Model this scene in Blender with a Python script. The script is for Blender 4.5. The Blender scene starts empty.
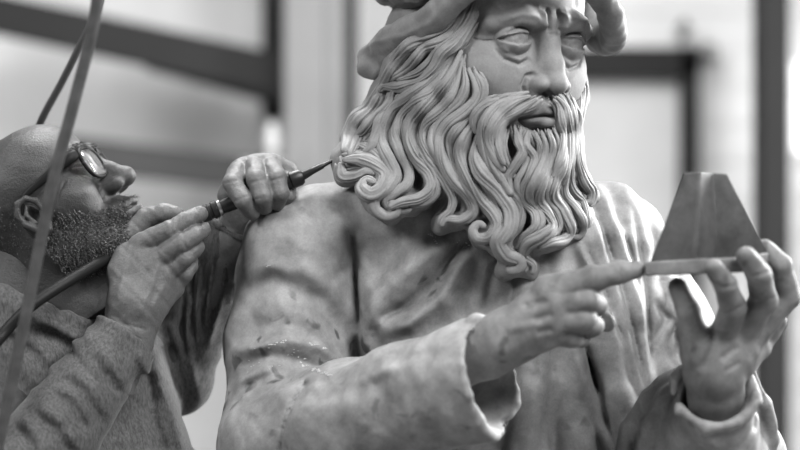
import bpy, math, random
import numpy as np
from mathutils import Vector, Matrix
# ---------------------------------------------------------------- units
# Sculpting space: 1 u = 1.2 mm, the camera is 2222 u in front of the statue's head plane (y = 0),
# z = 0 at lens height (1.5 m above the workshop floor).
U = 0.0012
CAMD = 2222.0
CAMZ = 1.5
def P(px, py, w=0.0):
    k = 1.0 + w / CAMD
    return np.array([(px - 400.0) * k, w, (225.0 - py) * k])
def PL(pts):
    return [P(*p) for p in pts]
C = bpy.context.scene.collection

# ---------------------------------------------------------------- signed distance sculpting
def smin(a, b, k):
    if k <= 0: return np.minimum(a, b)
    h = np.maximum(k - np.abs(a - b), 0) / k
    return np.minimum(a, b) - h * h * k * .25
def smax(a, b, k): return -smin(-a, -b, k)

class Vol:
    def __init__(s, lo, hi, h):
        s.h = h; s.lo = np.array(lo, float)
        s.n = np.ceil((np.array(hi, float) - s.lo) / h).astype(int) + 1
        s.ax = [(s.lo[i] + h * np.arange(s.n[i])).astype(np.float32) for i in range(3)]
        s.F = np.full(s.n, 60.0, np.float32)
    def box(s, lo, hi):
        a = np.clip(np.floor((np.array(lo) - s.lo) / s.h).astype(int), 0, s.n)
        b = np.clip(np.ceil((np.array(hi) - s.lo) / s.h).astype(int) + 1, 0, s.n)
        if np.any(b - a <= 0): return None, None, None, None
        sl = tuple(slice(a[i], b[i]) for i in range(3))
        return sl, s.ax[0][sl[0]][:, None, None], s.ax[1][sl[1]][None, :, None], s.ax[2][sl[2]][None, None, :]
    def _op(s, sl, d, k, mode):
        if mode > 0: s.F[sl] = smin(s.F[sl], d, k)
        else: s.F[sl] = smax(s.F[sl], -d, k)
    def ell(s, c, r, k=0, mode=1, R=None):
        c = np.array(c, float); r = np.array(r, float) if np.ndim(r) else np.array([r] * 3, float)
        m = r.max() + k + 3 * s.h
        sl, X, Y, Z = s.box(c - m, c + m)
        if sl is None: return
        X = X - c[0]; Y = Y - c[1]; Z = Z - c[2]
        if R is not None:
            R = np.array(R)
            X, Y, Z = (R[0][0] * X + R[1][0] * Y + R[2][0] * Z, R[0][1] * X + R[1][1] * Y + R[2][1] * Z, R[0][2] * X + R[1][2] * Y + R[2][2] * Z)
        q = np.sqrt((X / r[0]) ** 2 + (Y / r[1]) ** 2 + (Z / r[2]) ** 2) + 1e-6
        q2 = np.sqrt((X / r[0] ** 2) ** 2 + (Y / r[1] ** 2) ** 2 + (Z / r[2] ** 2) ** 2) + 1e-9
        s._op(sl, (q * (q - 1) / q2).astype(np.float32), k, mode)
    def tube(s, pts, r, k=0, mode=1, flat=None, fs=1.0):
        """round cones along a polyline; flat = direction squeezed by fs (>1 is thinner)."""
        pts = [np.array(p, float) for p in pts]
        rs = list(r) if np.ndim(r) else [r] * len(pts)
        for i in range(len(pts) - 1):
            a, b = pts[i], pts[i + 1]; ra, rb = rs[i], rs[i + 1]
            m = max(ra, rb) + k + 3 * s.h
            sl, X, Y, Z = s.box(np.minimum(a, b) - m, np.maximum(a, b) + m)
            if sl is None: continue
            ab = b - a; L2 = ab @ ab + 1e-9
            t = np.clip(((X - a[0]) * ab[0] + (Y - a[1]) * ab[1] + (Z - a[2]) * ab[2]) / L2, 0, 1)
            qx = X - (a[0] + t * ab[0]); qy = Y - (a[1] + t * ab[1]); qz = Z - (a[2] + t * ab[2])
            d2 = qx * qx + qy * qy + qz * qz
            if flat is not None:
                n = np.array(flat, float); n /= np.linalg.norm(n)
                dn = qx * n[0] + qy * n[1] + qz * n[2]
                d2 = d2 + dn * dn * (fs * fs - 1)
            s._op(sl, (np.sqrt(d2) - (ra + (rb - ra) * t)).astype(np.float32), k, mode)
    def brush(s, pts, width, amp, yr=None, axis=1, sharp=2.0, taper=True, asym=0):
        """raise (amp > 0) or sink (amp < 0) the surface along a line, worked along one axis."""
        pts = [np.array(p, float) for p in pts]
        i0, i1 = [i for i in range(3) if i != axis]
        A = np.array(pts); n = len(pts)
        ws = list(width) if np.ndim(width) else [width] * n
        m = 2.6 * max(ws)
        lo = A.min(0) - m; hi = A.max(0) + m
        lo[axis] = -1e9; hi[axis] = 1e9
        if yr: lo[axis], hi[axis] = yr
        lo = np.maximum(lo, s.lo - 5); hi = np.minimum(hi, s.lo + s.h * s.n + 5)
        if np.any(hi <= lo): return
        sl, X, Y, Z = s.box(lo, hi)
        if sl is None: return
        G = [X, Y, Z]; a0, a1 = G[i0], G[i1]
        best = None; par = None
        seg = np.array([np.linalg.norm(A[i + 1][[i0, i1]] - A[i][[i0, i1]]) for i in range(n - 1)]); tot = seg.sum() + 1e-9; cum = np.concatenate([[0], np.cumsum(seg)])
        for i in range(n - 1):
            p, q = A[i][[i0, i1]], A[i + 1][[i0, i1]]; d = q - p; L2 = d @ d + 1e-9
            t = np.clip(((a0 - p[0]) * d[0] + (a1 - p[1]) * d[1]) / L2, 0, 1)
            ex = a0 - p[0] - t * d[0]; ez = a1 - p[1] - t * d[1]
            w = ws[i] + (ws[i + 1] - ws[i]) * t
            dd = np.sqrt(ex * ex + ez * ez) / w
            if asym:
                side = np.sign(d[0] * ez - d[1] * ex)
                dd = dd * np.where(side > 0, 1 + asym, 1.0)
            u = (cum[i] + t * seg[i]) / tot
            if best is None: best, par = dd, u
            else:
                mk = dd < best; best = np.where(mk, dd, best); par = np.where(mk, u, par)
        v = np.exp(-best ** sharp)
        if taper: v = v * np.clip(np.sin(np.pi * np.clip(par, 0, 1)) * 1.8, 0, 1) ** .7
        if yr:
            g = G[axis]; e = (yr[1] - yr[0]) * .2 + 1e-6
            v = v * np.clip((g - yr[0]) / e, 0, 1) * np.clip((yr[1] - g) / e, 0, 1)
        s.F[sl] -= (amp * v).astype(np.float32)
    def cut(s, pt, n, k=0):
        """keep what lies behind the plane (pt, n)."""
        sl, X, Y, Z = s.box(s.lo - 1, s.lo + s.h * s.n)
        n = np.array(n, float); n /= np.linalg.norm(n)
        d = (X - pt[0]) * n[0] + (Y - pt[1]) * n[1] + (Z - pt[2]) * n[2]
        s.F[sl] = smax(s.F[sl], d.astype(np.float32), k)
    def noise(s, amp, wl, seed=0):
        rg = np.random.RandomState(seed); X, Y, Z = s.ax[0][:, None, None], s.ax[1][None, :, None], s.ax[2][None, None, :]
        for i in range(4):
            v = rg.normal(size=3); v /= np.linalg.norm(v); f = 2 * np.pi / (wl * rg.uniform(.7, 1.5)); ph = rg.uniform(0, 6.3)
            v2 = rg.normal(size=3); v2 /= np.linalg.norm(v2)
            s.F -= (amp * .5 * np.sin(f * (v[0] * X + v[1] * Y + v[2] * Z) + ph + 1.5 * np.sin(f * .6 * (v2[0] * X + v2[1] * Y + v2[2] * Z)))).astype(np.float32)
    def poly(s):
        F = s.F.copy(); 
        F[0] = F[-1] = 5; F[:, 0] = F[:, -1] = 5; F[:, :, 0] = F[:, :, -1] = 5
        I = F < 0
        S = I[:-1, :-1, :-1].astype(np.int8)
        cnt = np.zeros(S.shape, np.int8)
        for a in (0, 1):
            for b in (0, 1):
                for c in (0, 1):
                    cnt += I[a:I.shape[0] - 1 + a, b:I.shape[1] - 1 + b, c:I.shape[2] - 1 + c]
        cells = np.argwhere((cnt > 0) & (cnt < 8))
        vid = np.full(S.shape, -1, np.int32); vid[tuple(cells.T)] = np.arange(len(cells))
        i, j, k = cells.T
        V = {}
        for a in (0, 1):
            for b in (0, 1):
                for c in (0, 1): V[a, b, c] = F[i + a, j + b, k + c]
        acc = np.zeros((len(cells), 3)); num = np.zeros(len(cells))
        for ax in range(3):
            for o in range(4):
                p = [0, 0, 0]; oth = [x for x in range(3) if x != ax]
                p[oth[0]] = o & 1; p[oth[1]] = o >> 1
                q = list(p); q[ax] = 1
                fa, fb = V[tuple(p)], V[tuple(q)]
                m = (fa < 0) != (fb < 0)
                t = np.where(m, fa / np.where(m, fa - fb, 1), 0)
                pos = np.zeros((len(cells), 3)); pos[:] = p; pos[:, ax] = t
                acc += pos * m[:, None]; num += m
        verts = s.lo + s.h * (cells + acc / num[:, None])
        quads = []
        for ax in range(3):
            o = [x for x in range(3) if x != ax]
            A = I.take(range(I.shape[ax] - 1), ax); B = I.take(range(1, I.shape[ax]), ax)
            e = np.argwhere(A != B)
            ok = (e[:, o[0]] > 0) & (e[:, o[1]] > 0) & (e[:, o[0]] < S.shape[o[0]]) & (e[:, o[1]] < S.shape[o[1]])
            e = e[ok]; ins = A[tuple(e.T)]
            c = []
            for du, dv in ((1, 1), (0, 1), (0, 0), (1, 0)):
                z = e.copy(); z[:, o[0]] -= du; z[:, o[1]] -= dv; c.append(vid[tuple(z.T)])
            Q = np.stack(c, 1)
            flip = ins if ax != 1 else ~ins
            Q[~flip] = Q[~flip][:, ::-1]
            quads.append(Q)
        return verts, np.concatenate(quads)

def smooth_verts(V, Q, it=1, f=.5):
    for _ in range(it):
        acc = np.zeros_like(V); n = np.zeros(len(V))
        for a in range(4):
            b = (a + 1) % 4
            np.add.at(acc, Q[:, a], V[Q[:, b]]); np.add.at(n, Q[:, a], 1)
            np.add.at(acc, Q[:, b], V[Q[:, a]]); np.add.at(n, Q[:, b], 1)
        V = V + f * (acc / np.maximum(n, 1)[:, None] - V)
    return V

def np_mesh(name, V, Q, mat, parent=None, smooth=True, world=True):
    """V in sculpting units (or metres when world is False); Q: (n,4) quads or (n,3)."""
    V = np.asarray(V, float)
    if world: V = V * U + np.array([0, 0, CAMZ])
    me = bpy.data.meshes.new(name)
    k = Q.shape[1]; me.vertices.add(len(V)); me.vertices.foreach_set('co', V.ravel())
    me.loops.add(Q.size); me.loops.foreach_set('vertex_index', Q.ravel().astype(np.int32))
    me.polygons.add(len(Q)); me.polygons.foreach_set('loop_start', np.arange(0, Q.size, k, dtype=np.int32))
    try: me.polygons.foreach_set('loop_total', np.full(len(Q), k, np.int32))
    except Exception: pass
    me.update(calc_edges=True); me.validate()
    me.polygons.foreach_set('use_smooth', np.full(len(me.polygons), smooth, bool))
    o = bpy.data.objects.new(name, me); C.objects.link(o)
    if mat: me.materials.append(mat)
    if parent: adopt(o, parent)
    return o
def adopt(o, parent):
    o.parent = parent
    o.matrix_parent_inverse = Matrix.Translation(parent.location).inverted() if parent.rotation_euler[:] == (0, 0, 0) else parent.matrix_basis.inverted()
def thing(name, label, cat, loc=(0, 0, 0), group=None):
    o = bpy.data.objects.new(name, None); C.objects.link(o); o.location = loc; o.empty_display_size = .05
    o['label'] = label; o['category'] = cat
    if group: o['group'] = group
    return o
def tag(o, label, cat, group=None):
    o['label'] = label; o['category'] = cat
    if group: o['group'] = group
    return o

def spline(pts, n):
    """Catmull-Rom through the rows of pts (any width), n samples, even in chord length."""
    A = np.array(pts, float)
    if len(A) == 2: return A[0] + (A[1] - A[0]) * np.linspace(0, 1, n)[:, None]
    A = np.vstack([2 * A[0] - A[1], A, 2 * A[-1] - A[-2]])
    m = len(A) - 3; out = []
    L = np.linalg.norm(np.diff(A[1:-1, :2], axis=0), axis=1) + 1e-3; cum = np.concatenate([[0], np.cumsum(L)])
    for s in np.linspace(0, cum[-1], n):
        i = min(int(np.searchsorted(cum, s, side='right')) - 1, m - 1); t = (s - cum[i]) / L[i]
        p0, p1, p2, p3 = A[i:i + 4]
        out.append(.5 * ((2 * p1) + (-p0 + p2) * t + (2 * p0 - 5 * p1 + 4 * p2 - p3) * t * t + (-p0 + 3 * p1 - 3 * p2 + p3) * t ** 3))
    return np.array(out)
# ---------------------------------------------------------------- materials (a black and white photograph: all greys)
def nm(name, base=.5, rough=.6, spec=.4):
    m = bpy.data.materials.new(name); m.use_nodes = True; nt = m.node_tree; b = nt.nodes['Principled BSDF']
    b.inputs['Base Color'].default_value = (base, base, base, 1); b.inputs['Roughness'].default_value = rough
    b.inputs['Specular IOR Level'].default_value = spec
    return m, nt, b
def N(nt, t, **kw):
    n = nt.nodes.new(t)
    for k, v in kw.items():
        if k.startswith('i_'): n.inputs[k[2:].replace('_', ' ')].default_value = v
        else: setattr(n, k, v)
    return n
def ramp(nt, src, stops):
    r = nt.nodes.new('ShaderNodeValToRGB'); e = r.color_ramp.elements
    while len(e) < len(stops): e.new(.5)
    for i, (p, v) in enumerate(stops): e[i].position = p; e[i].color = (v, v, v, 1)
    nt.links.new(src, r.inputs[0]); return r.outputs[0]
def noise_tex(nt, scale, detail=4, rough=.6, dist=0, stretch=None):
    tc = nt.nodes.new('ShaderNodeTexCoord'); mp = nt.nodes.new('ShaderNodeMapping')
    if stretch: mp.inputs['Scale'].default_value = stretch
    nt.links.new(tc.outputs['Object'], mp.inputs[0])
    n = N(nt, 'ShaderNodeTexNoise', i_Scale=scale, i_Detail=detail, i_Roughness=rough, i_Distortion=dist)
    nt.links.new(mp.outputs[0], n.inputs['Vector']); return n.outputs[0]
def mixc(nt, a, b, fac, mode='MULTIPLY'):
    m = N(nt, 'ShaderNodeMixRGB', blend_type=mode)
    for i, v in ((0, fac), (1, a), (2, b)):
        if hasattr(v, 'links'): nt.links.new(v, m.inputs[i])
        else: m.inputs[i].default_value = v if i == 0 else (v, v, v, 1)
    return m.outputs[0]
def bump(nt, b, src, strength, dist=.001):
    n = N(nt, 'ShaderNodeBump', i_Strength=strength, i_Distance=dist); nt.links.new(src, n.inputs['Height'])
    prev = b.inputs['Normal'].links[0].from_socket if b.inputs['Normal'].links else None
    if prev: nt.links.new(prev, n.inputs['Normal'])
    nt.links.new(n.outputs[0], b.inputs['Normal'])
def marble(name, base, dirt=.5, spots=.0, veins=.3, grain=.4, sss=.0):
    m, nt, b = nm(name, base, .62, .35)
    big = ramp(nt, noise_tex(nt, 7, 6, .62, .8), [(.30, 1 - dirt * .55), (.66, 1.05)])
    mid = ramp(nt, noise_tex(nt, 34, 5, .65, .3), [(.30, 1 - dirt * .5), (.64, 1.08)])
    c = mixc(nt, mixc(nt, base, big, 1.0), mid, 1.0)
    if veins:
        v = ramp(nt, noise_tex(nt, 5.5, 3, .5, 2.6, (1, 1, .6)), [(.44, 1), (.5, 1 - veins * .45), (.56, 1)])
        c = mixc(nt, c, v, 1.0)
    if spots:
        s = ramp(nt, noise_tex(nt, 46, 2, .4, .5), [(.30, 1 - spots), (.40, 1)])
        s2 = ramp(nt, noise_tex(nt, 6, 1, .5), [(.48, 1), (.6, 0)])
        c = mixc(nt, c, mixc(nt, s, 1.0, s2, 'MIX'), 1.0)
    fine = ramp(nt, noise_tex(nt, 420, 3, .7), [(.3, .88), (.7, 1.08)])
    c = mixc(nt, c, fine, 1.0)
    nt.links.new(c, b.inputs['Base Color'])
    bump(nt, b, noise_tex(nt, 520, 4, .7), grain, .0006)
    bump(nt, b, noise_tex(nt, 90, 3, .6), grain * .6, .0012)
    return m
M = {}
M['robe'] = marble('carved_marble_robe', .24, .75, .7, .2, .35)
M['skin_marble'] = marble('carved_marble_face', .175, .4, .15, .12, .5)
M['hair_marble'] = marble('carved_marble_hair', .18, .35, 0, 0, .45)
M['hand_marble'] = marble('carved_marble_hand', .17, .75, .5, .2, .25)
M['model_marble'] = marble('carved_marble_block', .07, .9, .3, .2, .3)
M['hat_marble'] = marble('carved_marble_cap', .18, .4, .1, .1, .5)

def skin(name, base):
    m, nt, b = nm(name, base, .5, .45)
    c = mixc(nt, base, ramp(nt, noise_tex(nt, 30, 5, .6), [(.3, .75), (.7, 1.15)]), 1.0)
    c = mixc(nt, c, ramp(nt, noise_tex(nt, 500, 3, .7), [(.3, .8), (.7, 1.15)]), 1.0)
    nt.links.new(c, b.inputs['Base Color'])
    vo = N(nt, 'ShaderNodeTexVoronoi', i_Scale=520.0); tc = nt.nodes.new('ShaderNodeTexCoord'); nt.links.new(tc.outputs['Object'], vo.inputs['Vector'])
    bump(nt, b, vo.outputs['Distance'], .35, .0006); bump(nt, b, noise_tex(nt, 150, 5, .75), .9, .0014)
    return m
M['skin'] = skin('weathered_skin', .028)
M['hand_skin'] = skin('paler_hand_skin', .085)  # hands are paler than the face skin
def fabric(name, base, streak=.5):
    m, nt, b = nm(name, base, .95, .1)
    c = mixc(nt, base, ramp(nt, noise_tex(nt, 330, 3, .8, 0, (1, 1, .35)), [(.3, 1 - streak), (.7, 1 + streak)]), 1.0)
    c = mixc(nt, c, ramp(nt, noise_tex(nt, 12, 3, .5), [(.3, .88), (.7, 1.1)]), 1.0)
    nt.links.new(c, b.inputs['Base Color'])
    b.inputs['Sheen Weight'].default_value = .12; b.inputs['Sheen Roughness'].default_value = .4
    bump(nt, b, noise_tex(nt, 600, 3, .7, 0, (1, 1, .4)), .5, .001)
    return m
M['sweater'] = fabric('heather_sweatshirt', .07)
M['cuff_knit'] = fabric('heather_sleeve', .18, .45)
M['black'], _, _ = nm('black_plastic', .008, .4, .3)
M['frame'], _, _ = nm('dark_glasses_frame', .006, .5, .12)
M['steel'], _, _b = nm('tool_steel', .35, .32); _b.inputs['Metallic'].default_value = 1
# ---------------------------------------------------------------- the statue's face, sculpted in head space (mm, x = subject's left, y = forward, z = up)
def sculpt_face(h):
    v = Vol((-82, -95, -125), (82, 128, 96), h)
    v.ell((0, -12, 30), (76, 86, 66))
    v.ell((0, 38, 36), (60, 46, 44), 20)
    v.ell((0, 31, -36), (63, 54, 66), 18)
    v.ell((0, 58, -90), (28, 28, 24), 18)
    for s in (-1, 1):
        v.ell((s * 42, 44, -24), (23, 25, 26), 26)
        v.tube([(s * 8, 80, 17), (s * 28, 81, 21), (s * 52, 66, 14)], [8, 8, 8], 12)
        v.ell((s * 31, 92, -3), (20, 13, 12), 9, -1)
        v.ell((s * 14, 92, -4), (7, 10, 10), 7, -1)
    v.tube([(0, 80, 14), (0, 86, 0), (0, 95, -18), (0, 100, -32)], [7.5, 6.5, 7, 8.5], 7)
    v.tube([(0, 80, 2), (0, 83, -28)], [9, 14], 8)
    v.ell((0, 99, -36), (9.5, 12, 9), 5)
    for s in (-1, 1):
        v.ell((s * 12, 91, -37), (7, 11, 7.5), 3)
        v.ell((s * 6, 96, -45.5), (3.8, 6, 4.5), 3, -1)
        v.brush([(s * 14, 0, -28), (s * 21, 0, -31), (s * 23.5, 0, -39), (s * 20, 0, -47)], 2.0, -2.8, (60, 120))
        # eyeball and lids
        c = np.array((s * 31, 70.5, 1.5))
        v.ell(c, 13.8, .8)
        for r, ang, sg in ((16.3, 20, 1), (15.9, -18, -1)):
            sl, X, Y, Z = v.box(c - 22, c + 22)
            a = math.radians(ang); X = X - c[0]; Y = Y - c[1]; Z = Z - c[2]
            tilt = -.10 * s * X
            d = np.sqrt(X * X * .80 + Y * Y + Z * Z) - r
            pl = -sg * (-math.sin(a) * Y + math.cos(a) * (Z - tilt))
            d = smax(d, pl.astype(np.float32), .8); d = np.maximum(d, -Y - 2)
            v.F[sl] = smin(v.F[sl], d.astype(np.float32), 1.0)
        v.brush([(s * 17, 0, 5), (s * 24, 0, 11), (s * 34, 0, 12), (s * 46, 0, 4)], 1.4, -2.2, (50, 120))      # lid crease
        v.brush([(s * 18, 0, -11), (s * 29, 0, -16.5), (s * 41, 0, -13), (s * 47, 0, -6)], 2.4, 1.8, (50, 120))     # bag
        v.brush([(s * 17, 0, -15), (s * 28, 0, -21.5), (s * 42, 0, -17.5), (s * 49, 0, -8)], 1.7, -1.8, (50, 120))
        v.brush([(s * 48, 0, -2), (s * 56, 0, -3), (s * 62, 0, -1)], 1.2, -1.3, (30, 120))
        # drilled iris: a fine ring and pupil
        v.brush([(s * 31 + 1, 0, 1.0), (s * 31 + 1.2, 0, 1.0)], 2.6, -1.2, (75, 120), taper=False)
        for q in range(16):
            t0, t1 = q * math.pi / 8, (q + 1) * math.pi / 8
            v.brush([(s * 31 + 1 + 6 * math.cos(t0), 0, 1.5 + 6 * math.sin(t0)), (s * 31 + 1 + 6 * math.cos(t1), 0, 1.5 + 6 * math.sin(t1))], .8, -.35, (75, 120), taper=False)
        # knitted brows
        v.brush([(s * 5, 0, 10), (s * 7, 0, 19), (s * 6, 0, 31)], 2.0, -3.0, (60, 120))
        v.brush([(s * 10, 0, 12), (s * 12, 0, 20), (s * 12, 0, 29)], 3.8, 3.4, (60, 120))
        v.brush([(s * 8, 0, 12), (s * 22, 0, 22), (s * 38, 0, 24), (s * 52, 0, 15)], 3.2, 2.0, (40, 120))
        v.brush([(s * 16, 0, 29), (s * 32, 0, 33), (s * 48, 0, 27)], 5, -1.4, (40, 120))
        v.brush([(s * 18, 0, -43), (s * 28, 0, -58), (s * 36, 0, -74)], 3.2, -2.6, (50, 120))
    v.brush([(-5, 0, 8), (5, 0, 8)], 1.8, -1.2, (60, 120), taper=False)
    v.brush([(-26, 0, 44), (0, 0, 42), (26, 0, 44)], 2.2, -1.2, (60, 120))
    v.brush([(-30, 0, 58), (0, 0, 56), (30, 0, 58)], 2.2, -1.0, (60, 120))
    # mouth
    v.ell((0, 78, -64), (29, 24, 20), 8)
    v.ell((0, 74, -88), (24, 20, 17), 10)
    v.tube([(-21, 88, -65), (-9, 99, -59), (0, 101, -60), (9, 99, -59), (21, 88, -65)], [3, 4.5, 4.5, 4.5, 3], 4)
    v.tube([(-20, 89, -70), (-10, 100, -70), (0, 103.5, -70), (10, 100, -70), (20, 89, -70)], [3.2, 6, 7, 6, 3.2], 3)
    v.brush([(-27, 0, -69.5), (-12, 0, -64.5), (0, 0, -64.8), (12, 0, -64.5), (27, 0, -69.5)], 1.3, -4.2, (60, 130))
    v.brush([(-16, 0, -79), (0, 0, -80), (16, 0, -79)], 4, -3, (60, 130))
    v.brush([(0, 0, -47), (0, 0, -56)], 2.6, -1.6, (60, 130))
    V, Q = v.poly()
    return smooth_verts(V, Q, 1, .35), Q

def rot(axis, deg):
    a = math.radians(deg); c, s = math.cos(a), math.sin(a)
    return {'x': np.array([[1, 0, 0], [0, c, -s], [0, s, c]]), 'y': np.array([[c, 0, s], [0, 1, 0], [-s, 0, c]]), 'z': np.array([[c, -s, 0], [s, c, 0], [0, 0, 1]])}[axis]
HS = 1.08                                                            # over life size
# head space -> sculpting space: turn to look at the camera, yaw to its left (viewer's right), nod, tilt
HR = rot('y', 2.0) @ rot('z', 180 + 34) @ rot('x', -5)
EYE_AT = P(544, 43, -72)
HT = EYE_AT - HR @ (np.array([0, 76, 0]) * HS)
def head(p): return (HR @ (np.array(p, float) * HS)) + HT

# ---------------------------------------------------------------- carved hair, beard and cap
# depth (y, in u) of the hair surface over the head and chest, blended from surveyed points
HAIRD = [(470, -10, -84), (455, 20, -88), (440, 40, -86), (420, 50, -76), (400, 70, -58), (378, 85, -28), (372, 110, -26), (350, 130, -22), (342, 160, -52),
         (385, 120, -50), (405, 130, -66), (430, 100, -82), (455, 90, -94), (475, 90, -100), (400, 160, -72), (380, 200, -88), (410, 205, -92), (440, 150, -88),
         (450, 210, -94), (465, 130, -98), (490, 120, -108), (480, 180, -104), (500, 230, -106), (510, 275, -98), (510, 110, -106), (532, 94, -102), (520, 150, -112), (516, 122, -98), (540, 126, -100), (550, 100, -100),
         (545, 140, -110), (540, 180, -120), (540, 230, -112), (560, 104, -92), (565, 120, -96), (575, 130, -74), (580, 180, -66), (560, 170, -106), (570, 220, -92),
         (590, 195, -52), (585, 235, -72), (580, 90, -40), (474, 240, -100), (440, 228, -94)]
_H = np.array(HAIRD, float)
def hdepth(x, y):
    d2 = (np.asarray(x)[..., None] - _H[:, 0]) ** 2 + (np.asarray(y)[..., None] - _H[:, 1]) ** 2 + 40
    w = d2 ** -1.6
    return (w * _H[:, 2]).sum(-1) / w.sum(-1)
LOCKS = [  # (half width, lift towards the viewer, [(x, y), ...])
 (4.6, 2, [(473, -8), (460, 24), (444, 40), (424, 49), (411, 64), (400, 73), (386, 82)]),
 (4.2, 4, [(480, -8), (468, 20), (455, 38), (440, 50), (430, 63), (415, 74), (396, 80)]),
 (5.0, 6, [(474, 20), (458, 43), (442, 53), (433, 69), (420, 82), (402, 87), (386, 86), (378, 92)]),
 (4.0, 1, [(486, -10), (476, 10), (468, 30), (460, 46), (448, 58)]),
 (4.5, 1, [(462, -8), (450, 22), (436, 33), (418, 40), (404, 50), (394, 62)]),
 (5.0, 0, [(448, 28), (428, 36), (410, 44), (398, 56), (390, 72)]),
 (6.0, 0, [(410, 50), (398, 60), (390, 74), (384, 90), (380, 104)]),
 (5.0, 4, [(467, 40), (453, 51), (442, 67), (427, 82), (409, 95), (394, 108), (384, 124), (382, 144), (390, 162), (395, 176), (387, 188), (375, 198), (375, 209), (386, 216), (397, 212), (396, 204), (388, 203)]),
 (4.6, 2, [(460, 46), (446, 72), (432, 90), (412, 104), (400, 118), (396, 136), (401, 154), (409, 170), (407, 184), (396, 192), (386, 200), (392, 209), (402, 211), (412, 209)]),
 (5.2, 5, [(462, 50), (452, 72), (442, 88), (424, 106), (411, 124), (409, 140), (417, 158), (428, 174), (430, 188), (419, 198), (402, 202), (388, 208)]),
 (4.2, 1, [(452, 90), (434, 108), (420, 124), (417, 140), (426, 158), (435, 172), (437, 190), (426, 202), (408, 206)]),
 (4.4, 3, [(460, 49), (460, 68), (455, 89), (444, 106), (428, 122), (423, 138), (427, 152), (436, 168), (447, 184), (453, 198), (450, 211), (441, 219), (441, 229)]),
 (4.2, 3, [(464, 66), (466, 84), (461, 100), (450, 112), (436, 126), (432, 142), (438, 158), (446, 172)]),
 (4.8, 5, [(468, 68), (475, 84), (476, 98), (466, 111), (448, 124), (439, 138), (440, 153), (447, 170), (456, 184), (468, 198), (472, 211), (461, 220), (446, 219), (440, 227)]),
 (3.4, 4, [(474, 70), (482, 86), (481, 100), (470, 112), (456, 120)]),
 (4.4, 3, [(478, 104), (466, 120), (453, 134), (448, 150), (454, 170), (464, 186), (474, 200), (474, 214), (466, 224)]),
 (5.0, 5, [(482, 108), (473, 124), (463, 142), (461, 160), (468, 180), (480, 198), (492, 212), (497, 225), (489, 237), (477, 238), (473, 230), (479, 224), (486, 228)]),
 (4.0, 2, [(480, 128), (474, 146), (472, 164), (480, 184), (492, 202), (500, 216), (503, 230), (494, 244), (484, 244)]),
 (6.8, 6, [(478, 136), (475, 154), (482, 174), (500, 195), (511, 211), (509, 228), (498, 242), (505, 256), (519, 260), (518, 268), (505, 271)]),
 (4.2, 2, [(487, 118), (483, 136), (490, 158), (503, 176), (514, 192), (521, 208), (519, 224), (508, 238), (508, 248), (518, 254), (528, 262), (524, 273)]),
 (3.6, 8, [(499, 98), (482, 107), (474, 119), (477, 135)]),
 (4.8, 8, [(524, 97), (501, 104), (486, 119), (483, 139), (491, 163), (504, 182), (512, 196)]),
 (4.8, 9, [(531, 96), (512, 103), (496, 118), (489, 138), (494, 158), (505, 172)]),
 (3.8, 10, [(538, 98), (522, 109), (504, 121), (498, 136), (499, 152), (505, 166)]),
 (3.2, 10, [(543, 99), (531, 107), (515, 113), (504, 120)]),
 (3.0, 3, [(506, 128), (502, 144), (506, 162), (516, 180)]),
 (3.4, 5, [(514, 124), (518, 140), (523, 152), (515, 166), (508, 178), (513, 193), (520, 206)]),
 (3.0, 4, [(521, 126), (520, 138), (528, 152), (524, 168), (517, 184), (523, 200)]),
 (3.0, 6, [(528, 130), (526, 144), (534, 158), (530, 174), (523, 190), (526, 204)]),
 (3.4, 4, [(534, 130), (540, 146), (537, 162), (529, 180), (524, 198), (534, 213), (535, 226), (522, 238), (516, 250)]),
 (3.0, 6, [(541, 130), (546, 146), (543, 162), (534, 180), (530, 196), (540, 212), (542, 224), (530, 236)]),
 (5.2, 5, [(548, 129), (553, 146), (549, 164), (541, 181), (538, 199), (549, 216), (552, 228), (541, 237), (528, 244), (523, 256), (533, 265), (532, 275)]),
 (3.2, 4, [(554, 128), (559, 146), (557, 166), (548, 184), (546, 198), (557, 214), (560, 228), (550, 238)]),
 (4.8, 5, [(558, 122), (563, 146), (562, 166), (555, 182), (553, 196), (564, 213), (571, 229), (564, 240), (550, 243), (538, 249)]),
 (3.6, 8, [(553, 99), (559, 107), (562, 120), (563, 140), (560, 160), (552, 178)]),
 (3.6, 5, [(556, 96), (566, 108), (569, 126), (570, 148), (567, 170), (562, 186)]),
 (4.2, 3, [(559, 94), (567, 108), (571, 130), (570, 152), (566, 174), (565, 192), (577, 210), (584, 224), (580, 236), (570, 236)]),
 (3.6, 4, [(566, 94), (572, 108), (574, 132), (573, 152), (571, 172), (573, 188), (584, 204), (588, 222), (582, 232)]),
 (3.4, -34, [(580, 76), (582, 92), (579, 112), (574, 130)]),
 (3.8, 3, [(572, 120), (575, 145), (577, 165), (584, 182), (591, 192), (589, 202), (583, 200), (583, 193)]),
 (6.6, 0, [(386, 84), (379, 100), (370, 113), (358, 122), (351, 136), (344, 154)]),
 (6.0, 3, [(394, 88), (389, 104), (378, 116), (366, 128), (357, 140), (349, 158)]),
 (6.2, 1, [(404, 92), (392, 106), (382, 120), (378, 136), (372, 148), (362, 154)]),
 (6.0, 7, [(342, 160), (358, 160), (374, 164), (385, 175), (382, 188), (371, 195), (362, 189), (367, 180), (376, 183)]),
 (5.4, 4, [(340, 162), (343, 176), (356, 176), (368, 171), (378, 174)]),
 (4.6, 3, [(352, 150), (362, 146), (374, 152), (386, 164), (391, 178), (384, 192)]),
 (4.0, 0, [(340, 156), (346, 168), (356, 168), (366, 166)]),
]
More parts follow.
